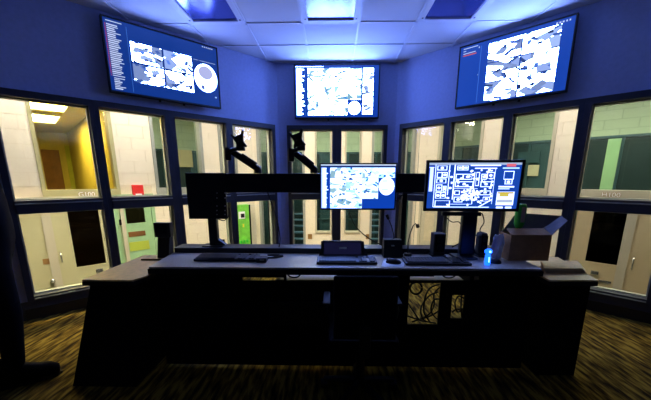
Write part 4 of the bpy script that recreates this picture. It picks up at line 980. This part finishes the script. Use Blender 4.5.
me.materials.append(MATS['cloth_dark'])
PM = parent_matrix(per)
hd = MB(PM); hd.ball((.02, .10, 1.65), .095, .075, .12, n=14, m=18); hd.ball((.115, .10, 1.64), .018, .013, .025); hd.ball((.02, .022, 1.645), .018, .01, .03); hd.ball((.02, .178, 1.645), .018, .01, .03)
hd.tube([(0, .10, 1.50), (.01, .10, 1.58)], .052, 12).build('head', 'skin', per, True)
MB(PM).ball((-.005, .10, 1.69), .10, .083, .105, n=12, m=16, zmin=-.25).build('hair', 'black_matte', per, True)
MB(PM).ball((.098, .07, 1.66), .008, .012, .007).ball((.098, .13, 1.66), .008, .012, .007).build('eyes', 'white', per, True)
MB(PM).ball((.10, .10, 1.585), .012, .026, .007).build('mouth', 'brown', per, True)
for nm, w in (('wr', -1), ('wl', 1)):
    w0 = Vector(J[nm]); hm = MB(PM)
    hm.ball(tuple(w0+Vector((.02, 0, -.05))), .022, .042 if False else .018, .05)
    hm.ball(tuple(w0+Vector((.022, 0, -.055))), .04, .014, .042)
    for k in range(4):
        f0 = w0+Vector((-.012+.022*k, 0, -.085)); Lf = (.062, .075, .08, .068)[k]
        hm.tube([f0, f0+Vector((.004, -w*.006, -Lf*.5)), f0+Vector((.012, -w*.02, -Lf))], [.009, .0085, .007], 8)
    hm.tube([w0+Vector((.045, 0, -.03)), w0+Vector((.07, -w*.006, -.055)), w0+Vector((.076, -w*.012, -.085))], [.011, .0095, .008], 8)
    hm.build('hand', 'skin', per, True)
for (ax, ay) in ((0, 0), (-.36, .19)):
    secs = [(-.08, .036, .10), (-.06, .044, .14), (.0, .047, .15), (.06, .047, .125), (.12, .053, .10), (.18, .05, .088), (.222, .03, .06)]
    vs = []; fs = []; K = 12
    for (x, w, h) in secs:
        for k in range(K):
            a_ = 2*math.pi*k/K; vs.append((ax+x, ay+w*math.cos(a_), max(.018, .018+h*(math.sin(a_)*.5+.5))))
    for i in range(len(secs)-1):
        for k in range(K): fs.append((i*K+k, i*K+(k+1) % K, (i+1)*K+(k+1) % K, (i+1)*K+k))
    fs += [tuple(range(K)), tuple(range((len(secs)-1)*K, len(secs)*K))]
    sh = MB(PM).add(vs, fs); sh.tube([(ax-.01, ay, .08), (ax-.005, ay, .20)], [.055, .058], 14); so = sh.build('boot', 'leather', per, True)
    MB(PM).prism([(ax-.08, ay-.035), (ax+.0, ay-.042), (ax+.12, ay-.05), (ax+.21, ay-.035), (ax+.235, ay), (ax+.21, ay+.035), (ax+.12, ay+.05), (ax+.0, ay+.042), (ax-.08, ay+.035)], 0.001, .02).build('sole', 'black', so)
